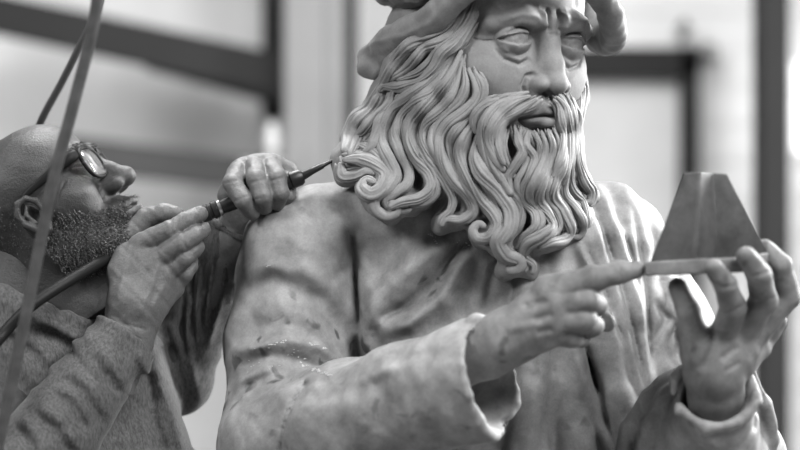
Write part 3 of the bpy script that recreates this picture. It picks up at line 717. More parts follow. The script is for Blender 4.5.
# ---------------------------------------------------------------- the sculptor, head tilted back, working at the statue's shoulder
MS = .875
MR = rot('z', -7) @ rot('y', -34) @ rot('z', -90)
MT = P(34, 203, -8)
def mh(p): return (MR @ (np.array(p, float) * MS)) + MT
def sculpt_man_head(h):
    v = Vol((-90, -118, -150), (90, 124, 108), h)
    v.ell((0, -8, 19), (71, 84, 59))
    v.ell((0, 30, 30), (60, 49, 42), 26)
    v.ell((0, 34, -34), (59, 46, 62), 20)
    v.ell((0, 56, -92), (28, 27, 22), 20)
    v.tube([(-48, 8, -66), (-24, 62, -98), (24, 62, -98), (48, 8, -66)], [16, 17, 17, 16], 16)
    v.tube([(0, -10, -40), (0, -36, -135)], [56, 44], 26)
    v.tube([(0, 40, -96), (0, 8, -150)], [26, 40], 20)
    for s in (-1, 1):
        v.ell((s * 42, 48, -26), (22, 26, 20), 16)
        v.tube([(s * 6, 82, 14), (s * 28, 80, 18), (s * 50, 62, 12)], [7, 7, 7], 12)
        v.ell((s * 31, 90, -2), (17, 12, 11), 9, -1)
        c = np.array((s * 31, 67, 0)); v.ell(c, 13.8, 1)
        for r, ang, sg in ((15.8, -8, 1), (15.2, -22, -1)):            # upper lid nearly closed: he looks down along the tool
            sl, X, Y, Z = v.box(c - 22, c + 22); a = math.radians(ang); X = X - c[0]; Y = Y - c[1]; Z = Z - c[2]
            d = np.sqrt(X * X * .88 + Y * Y + Z * Z) - r; pl = -sg * (-math.sin(a) * Y + math.cos(a) * Z)
            d = np.maximum(smax(d, pl.astype(np.float32), .8), -Y - 2); v.F[sl] = smin(v.F[sl], d.astype(np.float32), 1.2)
        v.brush([(s * 17, 0, 6), (s * 30, 0, 10), (s * 45, 0, 4)], 1.5, -1.6, (50, 120))
        v.brush([(s * 18, 0, -14), (s * 30, 0, -20), (s * 44, 0, -14)], 3, 1.4, (50, 120))
        for q, zz in enumerate((4, -4, -11)):
            v.brush([(0, 58, zz * .8), (0, 44, zz * 1.6 - 2), (0, 36, zz * 2.2 - 4)], 1.2, -1.0, (s * 60 - 20, s * 60 + 20) if s > 0 else (s * 60 - 20, s * 60 + 20), axis=0)
        v.ell((s * 13, 92, -38), (7.5, 12, 8), 8)
        v.brush([(s * 14, 0, -30), (s * 22, 0, -34), (s * 24, 0, -43), (s * 19, 0, -50)], 2.2, -2.6, (60, 120))
        v.ell((s * 7, 97, -49), (4.4, 7, 5.5), 2, -1)
        v.brush([(s * 19, 0, -44), (s * 30, 0, -60), (s * 36, 0, -78)], 3, -2.4, (50, 120))
        # ear
        E = rot('z', s * -16); ey, ez = 18, -19
        v.ell((s * 74, -12 + ey, -12 + ez), (9, 14, 22), 5, R=E)
        v.ell((s * 80, -9 + ey, -10 + ez), (7, 8, 13), 4, -1, R=E)
        ear = lambda pts: [(s * p[0], p[1] * .74 + ey, p[2] * .74 + ez) for p in pts]
        v.tube(ear([(79, 6, -6), (81, 6, 8), (83, -4, 19), (85, -19, 18), (86, -28, 4), (84, -26, -14), (80, -16, -30), (77, -4, -36), (75, 2, -30)]), [3, 3.4, 3.6, 3.8, 3.8, 3.8, 4.4, 5.4, 4], 2.5)
        v.tube(ear([(80, -12, 10), (82, -18, -2), (80, -15, -16), (78, -4, -22)]), [2.6, 3, 3, 3], 2.2)
        v.tube(ear([(76, 6, -12), (77, 5, -20)]), [3.4, 3.8], 2)
        v.ell((s * 77, -3 + ey, -12 + ez), (6, 5, 8), 2, -1)
    v.tube([(0, 80, 12), (0, 84, 0), (0, 95, -18), (0, 104, -32)], [7, 6.2, 7.5, 10], 8)
    v.tube([(0, 80, 2), (0, 82, -30)], [9, 15], 8)
    v.ell((0, 105, -35), (11.5, 12, 10.5), 5)
    v.ell((0, 76, -66), (27, 22, 19), 8)
    v.tube([(-21, 84, -66), (-8, 95, -62), (0, 96.5, -63), (8, 95, -62), (21, 84, -66)], [3, 4, 4, 4, 3], 4)
    v.tube([(-19, 84, -72), (0, 96, -73), (19, 84, -72)], [3.2, 6.2, 3.2], 3)
    v.brush([(-24, 0, -70), (-10, 0, -67.5), (0, 0, -68), (10, 0, -67.5), (24, 0, -70)], 1.2, -3.6, (60, 120))
    v.brush([(-14, 0, -81), (0, 0, -82), (14, 0, -81)], 3.5, -2.4, (60, 120))
    for z in (42, 52, 62): v.brush([(-36, 0, z - 3), (0, 0, z), (36, 0, z - 3)], 1.6, -.5, (40, 120))
    v.noise(.35, 26, 3)
    V, Q = v.poly(); return smooth_verts(V, Q, 1, .35), Q

def man_hand_near():
    v = Vol((-320, -125, -165), (-165, 10, 35), 1.25); F = lambda pts, r, k=2.4: v.tube(PL(pts), r, k)
    v.tube(PL([(106, 380, -78), (124, 345, -74), (138, 305, -70)]), [30, 27, 27], 6, flat=(.1, 1, 0), fs=1.25)
    kn = PL([(142, 245, -64), (156, 260, -70), (166, 275, -68), (172, 288, -60)])
    fill_palm(v, P(138, 302, -66), kn, 26, 12.5, 9)
    v.tube(PL([(138, 300, -66), (127, 272, -60), (128, 256, -58)]), [24, 17, 13], 10)
    F([(144, 243, -66), (170, 230, -74), (187, 220, -68), (200, 213.5, -58)], [11.5, 9.6, 8.8, 7.6], 1.4)
    F([(158, 259, -70), (182, 243, -79), (195, 235, -73), (204, 230.5, -62)], [11.5, 9.6, 8.8, 7.4], 1.2)
    F([(168, 273, -68), (184, 259, -75), (193, 251, -69), (198, 246.5, -58)], [10.5, 9, 8.2, 7.2], 1.2)
    F([(174, 286, -60), (184, 274, -64), (190, 267, -58), (192, 262, -50)], [10, 8.4, 7.8, 6.8], 1.4)
    F([(126, 268, -46), (130, 238, -42), (146, 217, -40), (164, 213, -42), (176, 214, -42)], [14, 11.5, 9.8, 9.4, 8], 2.5)
    B = lambda pts, w, a: v.brush(PL([p + (-80,) for p in pts]), w, a, yr=(-125, -55))
    for pts in (((124, 330), (134, 295), (146, 262)), ((140, 320), (152, 285), (160, 256)), ((118, 300), (126, 270), (140, 248)), ((152, 310), (166, 284))): B(pts, 3.0, 1.2)
    B(((132, 312), (140, 286), (150, 266)), 4, -.8)
    for a, b in (((170, 217), (173, 236)), ((176, 215), (179, 232)), ((182, 231), (187, 250)), ((189, 214), (192, 226)), ((120, 322), (150, 330)), ((116, 330), (148, 340))): B((a, b), 1.3, -.9)
    nail(v, P(200, 213.5, -58), P(187, 220, -68), (0, -.8, .55), 7.8); nail(v, P(204, 230.5, -62), P(195, 235, -73), (0, -.8, .55), 7.6)
    v.noise(.45, 18, 11)
    V, Q = v.poly(); return smooth_verts(V, Q, 1, .4), Q
def man_hand_far():
    v = Vol((-215, -85, -105), (-85, 75, 85), 1.25); F = lambda pts, r, k=2.2: v.tube(PL(pts), r, k)
    kn = PL([(240, 170, -6), (256, 164, -2), (272, 164, 2), (287, 172, 6)])
    v.tube(PL([(214, 290, 46), (236, 240, 30), (252, 205, 14)]), [25, 24, 22], 6)
    fill_palm(v, P(252, 208, 14), kn, 20, 11, 12)
    F([(238, 174, -14), (233, 184, -44), (243, 200, -56), (252, 212, -46)], [11.5, 10.4, 9.4, 8.4], 1.5)
    F([(255, 168, -12), (257, 180, -48), (263, 197, -56), (265, 207, -44)], [11, 10.2, 9.2, 8], 1.3)
    F([(271, 168, -10), (277, 178, -46), (280, 193, -52), (277, 203, -40)], [10.6, 10, 9, 8], 1.3)
    F([(286, 178, -4), (289, 186, -28), (288, 196, -34), (282, 204, -26)], [8, 7.6, 7, 6.5], 1.5)
    F([(236, 214, 14), (228, 196, 2), (232, 182, -2)], [12, 10, 9], 5)
    B = lambda pts, w, a: v.brush(PL([p + (-20,) for p in pts]), w, a, yr=(-80, 20))
    for a, b in (((226, 184), (240, 181)), ((252, 184), (268, 180)), ((271, 182), (286, 178)), ((237, 202), (252, 196)), ((256, 200), (272, 197))): B((a, b), 1.2, -1.0)
    for pts in (((236, 170), (242, 163)), ((250, 166), (256, 159)), ((266, 166), (270, 159))): B(pts, 3, 1.0)
    v.noise(.4, 16, 12)
    V, Q = v.poly(); return smooth_verts(V, Q, 1, .4), Q

def build_man():
    root = thing('person', 'bald bearded man in grey sweatshirt and dark glasses, head tilted back, carving', 'person', (P(20, 300, 20)[0] * U, P(20, 300, 20)[1] * U, 0))
    parts = []
    V, Q = sculpt_man_head(1.0); parts.append((V @ (MR * MS).T + MT, Q))
    parts.append(man_hand_near()); parts.append(man_hand_far())
    v = Vol((-560, -150, -1252), (-150, 170, 0), 7)
    v.tube(PL([(36, 262, -6), (0, 330, -4)]), [44, 52], 10)                 # trunk and legs, mostly below the frame
    v.tube(PL([(-10, 300, -4), (10, 420, 10), (20, 620, 20)]), [55, 92, 80], 20); v.tube([(-380, 15, -400), (-385, 20, -560)], [84, 88], 20)
    for s in (-1, 1): v.tube([(-385, 15 + s * 50, -560), (-360, 10 + s * 60, -870), (-400, 15 + s * 62, -1190)], [62, 45, 30], 16); v.tube([(-410, 15 + s * 62, -1225), (-330, 12 + s * 66, -1232)], [26, 19], 10)
    v.tube(PL([(0, 385, -60), (24, 455, -110)]), [24, 28], 12); v.tube(PL([(24, 455, -120), (112, 365, -78)]), [28, 22], 8)
    v.tube(PL([(80, 340, 60), (168, 370, 70)]), [40, 32], 12); v.tube(PL([(168, 370, 70), (230, 255, 38)]), [30, 20], 8)
    parts.append(v.poly())
    o = 0; VV, QQ = [], []
    for V, Q in parts: VV.append(V); QQ.append(Q + o); o += len(V)
    body = np_mesh('body', np.vstack(VV), np.vstack(QQ), M['skin'], root)
    body.data.materials.append(M['hand_skin'])
    n0 = len(QQ[0]); n1 = len(QQ[0]) + len(QQ[1]) + len(QQ[2]); mi = np.zeros(len(body.data.polygons), np.int32); mi[n0:n1] = 1
    body.data.polygons.foreach_set('material_index', mi)
    # ---- sweatshirt
    v = Vol((-590, -190, -330), (-140, 160, 25), 2.4)
    T = lambda pts, r, k=12, **kw: v.tube(PL(pts), r, k, **kw)
    B = lambda pts, w, a, **kw: v.brush(PL(pts), w, a, **kw)
    T([(-30, 350, 0), (30, 390, 6), (50, 480, 10)], [78, 92, 110], 10)
    T([(60, 330, 10), (120, 370, 20), (135, 470, 20)], [34, 44, 66], 24)
    T([(-60, 350, -20), (10, 382, -10), (60, 410, 0)], [58, 62, 60], 20)
    T([(-60, 322, -10), (10, 340, -26), (80, 358, -24)], [46, 42, 34], 12)
    T([(-80, 288, 20), (-40, 290, -40), (0, 304, -56), (40, 318, -62), (84, 340, -50)], [20, 20, 18, 15, 12], 8)
    for q in range(3):                                                # slack rolls of the collar round the neck
        y0 = 300 + q * 17; T([(-60, y0 - 16, -50), (0, y0 + 0, -62 - q * 3), (44, y0 + 14, -60 - q * 2), (84, y0 + 30, -46), (112, y0 + 30, 6)], [10, 10, 9.5, 9, 8], 4)
    T([(-80, 390, -80), (-30, 460, -125), (20, 492, -138)], [48, 52, 48], 12)      # near upper arm
    T([(12, 492, -140), (58, 430, -118), (100, 372, -90), (125, 340, -76)], [50, 42, 36, 32], 3)      # near forearm sleeve
    T([(60, 330, 60), (120, 350, 70), (176, 378, 74)], [44, 44, 38], 16)            # far arm
    T([(174, 376, 78), (203, 300, 60), (230, 240, 38)], [40, 36, 30], 8)
    # folds
    R2 = (-190, 60)
    B([(150, 352, -40), (160, 390, -40), (174, 430, -40), (180, 450, -40)], 5, 6, yr=R2, taper=False)
    B([(166, 330, -20), (186, 370, -20), (196, 410, -20), (198, 450, -20)], 5, 6, yr=R2, taper=False)
    B([(162, 352, -30), (176, 395, -30), (186, 450, -30)], 5, -9, yr=R2, taper=False)
    B([(144, 380, -40), (150, 420, -40), (160, 450, -40)], 6, -8, yr=R2, taper=False)
    for pts in (((-5, 330), (30, 350), (60, 380)), ((0, 355), (24, 372), (40, 400)), ((20, 318), (60, 340), (90, 356)), ((60, 318), (84, 334), (100, 350))):
        B([p + (-90,) for p in pts], 8.5, -4, yr=(-110, 60), sharp=1.7); B([(p[0] - 3, p[1] - 9, -90) for p in pts], 6, 5, yr=R2)
    for pts in (((52, 392), (74, 400), (92, 430)), ((66, 376), (86, 392), (104, 424)), ((90, 352), (104, 372), (120, 392)), ((36, 408), (60, 424), (80, 456)), ((20, 420), (40, 440), (50, 470))):
        B([p + (-120,) for p in pts], 4.5, -4.5, yr=(-190, -60), sharp=1.6)
        B([(p[0] + 8, p[1] - 6, -120) for p in pts], 5, 3, yr=(-190, -60))
    for pts in (((200, 262), (196, 310), (198, 350)), ((214, 250), (208, 300), (204, 346)), ((228, 256), (222, 296), (206, 348)), ((190, 290), (186, 330), (190, 360))):
        B([p + (20,) for p in pts], 3.2, 5, yr=(-60, 70))
        B([(p[0] - 6, p[1], 20) for p in pts], 3.2, -6, yr=(-60, 70))
    # hollow the near cuff and give it a hem
    for c, nrm, rc, rr_, yl in ((P(127, 337, -74), PL([(100, 372, -84), (125, 340, -74)]), 26, 31, None), (P(240, 226, 30), PL([(206, 300, 52), (232, 240, 34)]), 24, 30, None)):
        n = nrm[1] - nrm[0]; n /= np.linalg.norm(n)
        sl, X, Y, Z = v.box(c - 60, c + 75); pl = (X - c[0]) * n[0] + (Y - c[1]) * n[1] + (Z - c[2]) * n[2]
        r2 = np.sqrt(np.maximum((X - c[0]) ** 2 + (Y - c[1]) ** 2 + (Z - c[2]) ** 2 - pl ** 2, 0))
        v.F[sl] = smax(v.F[sl], -smax(-pl, (r2 - 52).astype(np.float32), 1).astype(np.float32), 3)
        v.tube([c - n * 26, c + n * 8], [rc - 6, rc + 2], 3, -1)
        e1 = np.cross(n, [0, 0, 1.]); e1 /= np.linalg.norm(e1); e2 = np.cross(n, e1)
        v.tube([c + rr_ * (e1 * math.cos(a) + e2 * math.sin(a)) - n * 2 for a in np.linspace(0, 2 * math.pi, 25)], 3.2, 2)
        for a in np.linspace(0, 2 * math.pi, 25)[:-1]: pass
    v.brush(PL([(70, 352, -120), (84, 366, -120), (110, 386, -120), (134, 402, -120)]), 2, -3, yr=(-190, -60), taper=False)
    v.noise(.8, 34, 21)
    V, Q = v.poly(); V = smooth_verts(V, Q, 2); np_mesh('sweatshirt', V, Q, M['sweater'], root)
    v = Vol((-560, -150, -1252), (-150, 170, -300), 9)
    v.tube([(-385, 15, -330), (-385, 20, -560)], [98, 96], 20)
    for s in (-1, 1): v.tube([(-385, 15 + s * 50, -560), (-360, 10 + s * 60, -870), (-400, 15 + s * 62, -1190)], [70, 54, 42], 12)
    V, Q = v.poly(); np_mesh('trousers', V, Q, M['trouser'], root)
    # ---- stubble and beard: short hairs rooted in the skin of jaw, lip, chin and the shaved sides
    rg = np.random.RandomState(3); Vh = parts[0][0]; Qh = parts[0][1]
    L = ((Vh - MT) @ MR) / MS
    P4 = L[Qh]; cen = P4.mean(1); nr = np.cross(P4[:, 1] - P4[:, 0], P4[:, 2] - P4[:, 0]); nr /= np.linalg.norm(nr, axis=1)[:, None] + 1e-9
    if (nr * (cen - np.array([0, 10, -20]))).sum(1).mean() < 0: nr = -nr
    x, y, z = cen.T; ax = np.abs(x)
    earz = (ax > 68) & (np.abs(y - 8) < 22) & (np.abs(z + 26) < 26)
    jaw = (z < -40 - .30 * (y - 50)) & (y > -6) & (z > -128) & ((y < 78) | (z < -50))
    line = np.where(y < 60, -13 - .62 * (y - 4), -52)
    beard = ~earz & (y > -2) & (z < np.where(y < 70, line, -50)) & (z > -122 + .3 * (60 - y)) & ~((ax < 20) & (z > -77) & (z < -60) & (y > 86))
    side = (y < -2) & (y > -100) & (z < 50 - .2 * y) & (z > -66) & ~((ax > 66) & (np.abs(y-10) < 24) & (np.abs(z + 26) < 30))
    Vs, Fs = [], []
    def hairs(mask, n, ln, wd, seed):
        idx = np.where(mask)[0]; pk = rg.choice(idx, n); b = cen[pk] + rg.normal(size=(n, 3)) * .5; d = nr[pk] * .75 + np.array([0, .25, -.9]) + rg.normal(size=(n, 3)) * .38
        d /= np.linalg.norm(d, axis=1)[:, None]; l = ln * rg.uniform(.5, 1.2, n)[:, None]
        s = np.cross(d, rg.normal(size=(n, 3))); s /= np.linalg.norm(s, axis=1)[:, None]; s2 = np.cross(d, s)
        tip = b + d * l + nr[pk] * 0 + np.array([0, 0, -.12]) * l; b = b - nr[pk] * .4
        base = sum(len(a) for a in Vs)
        A = np.stack([b + s * wd, b - s * .5 * wd + s2 * .87 * wd, b - s * .5 * wd - s2 * .87 * wd, tip], 1).reshape(-1, 3)
        i = base + 4 * np.arange(n)[:, None]
        Vs.append(A); Fs.append(np.concatenate([i + np.array([[0, 1, 3]]), i + np.array([[1, 2, 3]]), i + np.array([[2, 0, 3]])]))
    hairs(beard & (rg.rand(len(z)) < np.clip((np.where(y < 70, line, -50) - z) / 20, .05, 1)), 9500, 8.0, .38, 0)
    V = np.vstack(Vs) @ (MR * MS).T + MT; np_mesh('beard', V, np.vstack(Fs), M['beard_hair'], root, smooth=False)['kind'] = 'stuff'
    Vs, Fs = [], []; hairs(side & (rg.rand(len(z)) < np.clip((50 - .2 * y - z) / 50, .05, 1)), 5500, 2.2, .28, 0)
    V = np.vstack(Vs) @ (MR * MS).T + MT; np_mesh('cropped_hair', V, np.vstack(Fs), M['beard_hair'], root, smooth=False)['kind'] = 'stuff'
    # eyebrows
    Vs, Fs = [], []; hairs((z > 12) & (z < 23) & (ax > 12) & (ax < 50) & (y > 60), 500, 6, .35, 1)
    V = np.vstack(Vs) @ (MR * MS).T + MT; np_mesh('eyebrows', V, np.vstack(Fs), M['beard_hair'], root, smooth=False)['kind'] = 'stuff'
    return root
M['trouser'] = fabric('dark_work_trousers', .05)
M['beard_hair'], _, _ = nm('greying_beard_hair', .16, .9, .05)
nt_ = M['beard_hair'].node_tree; nt_.links.new(ramp(nt_, noise_tex(nt_, 420, 2, .6), [(.38, .02), (.54, .08), (.68, .34)]), nt_.nodes['Principled BSDF'].inputs['Base Color'])

def sweep(name, pts, r, mat, parent=None, seg=16, n=None, flat=1.0):
    S = spline(np.array([list(p) for p in pts]), n or len(pts) * 10); rr = np.interp(np.linspace(0, 1, len(S)), np.linspace(0, 1, len(r)), r) if np.ndim(r) else np.full(len(S), r)
    T = np.gradient(S, axis=0); T /= np.linalg.norm(T, axis=1)[:, None]; up = np.array([0.13, 1.0, .21]); A = np.cross(T, up); A /= np.linalg.norm(A, axis=1)[:, None]; Bn = np.cross(T, A)
    th = np.arange(seg) * 2 * np.pi / seg
    V = (S[:, None] + rr[:, None, None] * (np.cos(th)[None, :, None] * A[:, None] + flat * np.sin(th)[None, :, None] * Bn[:, None])).reshape(-1, 3)
    k = len(S); Q = [[i * seg + j, (i + 1) * seg + j, (i + 1) * seg + (j + 1) % seg, i * seg + (j + 1) % seg] for i in range(k - 1) for j in range(seg)]
    V = np.vstack([V, S[0], S[-1]]); Q += [[len(V) - 2, (j + 1) % seg, j, j] for j in range(seg)] + [[len(V) - 1, (k - 1) * seg + j, (k - 1) * seg + (j + 1) % seg, (k - 1) * seg + (j + 1) % seg] for j in range(seg)]
    return mesh_pydata(name, V, np.array(Q), mat, parent)

def lathe(name, a, b, prof, mat, parent, seg=28):
    """prof: (t along a-b, radius)"""
    a = np.array(a); b = np.array(b); d = b - a; T = d / np.linalg.norm(d); A = np.cross(T, [0, 1., .2]); A /= np.linalg.norm(A); Bn = np.cross(T, A); th = np.arange(seg) * 2 * np.pi / seg
    V = np.vstack([a + d * t + r * (np.cos(th)[:, None] * A + np.sin(th)[:, None] * Bn) for t, r in prof] + [a + d * prof[0][0], a + d * prof[-1][0]])
    k = len(prof); Q = [[i * seg + j, (i + 1) * seg + j, (i + 1) * seg + (j + 1) % seg, i * seg + (j + 1) % seg] for i in range(k - 1) for j in range(seg)]
    Q += [[len(V) - 2, (j + 1) % seg, j, j] for j in range(seg)] + [[len(V) - 1, (k - 1) * seg + j, (k - 1) * seg + (j + 1) % seg, (k - 1) * seg + (j + 1) % seg] for j in range(seg)]
    o = mesh_pydata(name, V, np.array(Q), mat, parent)
    m = o.modifiers.new('edge', 'EDGE_SPLIT'); m.split_angle = math.radians(40)
    return o

def build_tool():
    a, b = P(196, 217, -44), P(303, 176, -37); tip = P(341, 156.5, -36)
    root = thing('pneumatic_chisel', 'black pneumatic carving tool held in both hands against the statue shoulder', 'tool', Vector(a * U) + Vector((0, 0, CAMZ)))
    lathe('handle', a, b, [(0, 5), (.02, 8.3), (.12, 8.6), (.13, 7.6), (.15, 7.6), (.16, 9), (.2, 9), (.21, 6.8), (.3, 7.2), (.7, 7.2), (.88, 7.4), (.89, 8.6), (.97, 8.6), (1, 6.5)], M['black'], root)
    lathe('chisel_bit', b - (b - a) * .03, tip, [(0, 4.8), (.08, 4.6), (.3, 3.4), (.55, 2.9), (.58, 2.2), (1, .8)], M['black'], root)
    lathe('collar_ring', a, b, [(.205, 7), (.21, 8), (.235, 8), (.24, 7)], M['steel'], root)
    h = sweep('air_hose', [P(197, 216.5, -44), P(180, 224, -40), P(150, 238, -32), P(112, 256, -50), P(72, 279, -100), P(30, 307, -130), P(0, 338, -140), P(-30, 380, -190), P(-50, 460, -120)], 5.6, M['hose_dark'])
    tag(h, 'dark air hose running from the carving tool down past the man\'s neck', 'hose')
    return root
M['hose_dark'], _, _ = nm('black_rubber_hose', .007, .55, .2)
m_, nt_, b_ = nm('worn_grey_hose', .06, .5, .4)
nt_.links.new(mixc(nt_, .055, ramp(nt_, noise_tex(nt_, 60, 4, .6), [(.3, .7), (.7, 1.35)]), 1.0), b_.inputs['Base Color']); bump(nt_, b_, noise_tex(nt_, 400, 3, .6), .4, .0008); M['hose_grey'] = m_
m_, nt_, b_ = nm('braided_dark_cable', .035, .45, .5)
wv = N(nt_, 'ShaderNodeTexWave', i_Scale=140.0, i_Distortion=1.0); tc_ = nt_.nodes.new('ShaderNodeTexCoord'); nt_.links.new(tc_.outputs['Object'], wv.inputs['Vector']); bump(nt_, b_, wv.outputs[1], .6, .001)
nt_.links.new(mixc(nt_, .018, ramp(nt_, wv.outputs[1], [(.3, .6), (.8, 2.0)]), 1.0), b_.inputs['Base Color']); M['cable'] = m_

def build_glasses():
    root = thing('eyeglasses', 'dark framed eyeglasses worn by the bald man', 'glasses', Vector(mh((0, 88, 0)) * U) + Vector((0, 0, CAMZ)))
    def rect(cx, s, k=1.0, y=88):
        pts = []
        for i in range(28):
            a = i * 2 * math.pi / 28; c_, s_ = math.cos(a), math.sin(a)
            x = cx + 25 * k * math.copysign(abs(c_) ** .75, c_); zz = -5 + 19 * k * math.copysign(abs(s_) ** .8, s_)
            pts.append(mh((x, y + 5 - abs(x) * .14, zz)))
        return pts
    fr = []
    for s in (-1, 1):
        p = rect(s * 31, s); fr.append(p + [p[0], p[1]])
    def part(name, pts, r, mat, **kw): return sweep(name, pts, r, mat, root, seg=10, **kw)
    part('rim', fr[0], 2.1, M['frame'], n=70); part('rim', fr[1], 2.1, M['frame'], n=70)
    part('bridge', [mh((-8, 91, 2)), mh((0, 95, 5)), mh((8, 91, 2))], 1.9, M['frame'], n=8)
    for s in (-1, 1):
        p = np.array(rect(s * 31, s, .97)); c = p.mean(0); V = np.vstack([p, c]); nn = MR @ np.array([0, 1., 0]); V2 = np.vstack([V + nn * .5, V - nn * .5]); n = 28
        F = [[i, (i + 1) % n, n, n] for i in range(n)] + [[n + 1 + (i + 1) % n, n + 1 + i, 2 * n + 1, 2 * n + 1] for i in range(n)] + [[i, n + 1 + i, n + 1 + (i + 1) % n, (i + 1) % n] for i in range(n)]
        mesh_pydata('lens', V2, np.array(F), M['glass'], root)
        part('temple_arm', [mh((s * 55, 84, 8)), mh((s * 63, 76, 7)), mh((s * 72, 52, 4)), mh((s * 79, 32, 1)), mh((s * 84, 14, -3)), mh((s * 84, 3, -12)), mh((s * 80, -4, -30))], [6, 5.6, 5, 4.4, 3.6, 3, 2.6], M['frame'], n=40, flat=.55)
m_, nt_, b_ = nm('spectacle_lens', .9, .03, .5); b_.inputs['Transmission Weight'].default_value = .9; b_.inputs['IOR'].default_value = 1.12; M['glass'] = m_

def build_hoses():
    o = sweep('rubber_hose', [P(104, -60, -300), P(98, -5, -290), P(90, 40, -280), P(72, 110, -268), P(56, 170, -260), P(41, 240, -250), P(23, 330, -240), P(6, 410, -230), P(-8, 480, -220), P(-30, 640, -200), P(-60, 1100, -190), P(-60, 1588, -190)], 5.4, M['hose_grey'])
    tag(o, 'pale grey hose hanging across the frame in front of the bald man\'s face', 'hose')
    o = sweep('braided_cable', [P(112, -60, 60), P(100, 2, 60), P(84, 38, 66), P(62, 82, 78), P(40, 124, 92), P(26, 170, 130), P(14, 260, 190), P(10, 460, 230), P(10, 900, 230), P(0, 1354, 230)], 4.0, M['cable'])
    tag(o, 'thin dark braided cable hanging behind the bald man\'s head', 'cable')
# ---------------------------------------------------------------- workshop and light
def plain(name, base, rough=.8, mott=.15, scale=2.0):
    m, nt, b = nm(name, base, rough, .3)
    nt.links.new(mixc(nt, base, ramp(nt, noise_tex(nt, scale, 4, .6), [(.3, 1 - mott), (.7, 1 + mott)]), 1.0), b.inputs['Base Color'])
    return m
M['wall'] = plain('pale_plaster', .50); M['floor'] = plain('dusty_concrete', .24, .8, .2, 3)
M['dark_beam'] = plain('dark_painted_steel', .012); M['post_grey'] = plain('grey_concrete_post', .15); M['post_light'] = plain('pale_post', .24)
M['door'] = plain('grey_door_sheet', .42); M['plinth'] = plain('grey_stone_plinth', .3)
m, nt, b = nm('lapped_white_siding', .6, .6); tc = nt.nodes.new('ShaderNodeTexCoord'); sx = nt.nodes.new('ShaderNodeSeparateXYZ'); nt.links.new(tc.outputs['Object'], sx.inputs[0])
M['siding'] = m
def boxm(name, lo, hi, mat, parent=None, bev=.004):
    import bmesh
    bm = bmesh.new(); bmesh.ops.create_cube(bm, size=1.0)
    for v in bm.verts:
        for i in range(3): v.co[i] = lo[i] if v.co[i] < 0 else hi[i]
    if bev: bmesh.ops.bevel(bm, geom=list(bm.edges), offset=bev, segments=2, affect='EDGES')
    me = bpy.data.meshes.new(name); bm.to_mesh(me); bm.free(); me.materials.append(mat)
    o = bpy.data.objects.new(name, me); C.objects.link(o)
    if parent: adopt(o, parent)
    return o
def st(o): o['kind'] = 'structure'; return o
def PW(px, py, y):                                                    # metres, at distance y behind the statue
    p = P(px, py, y / U); return (p[0] * U, y, p[2] * U + CAMZ)
YB = 3.6
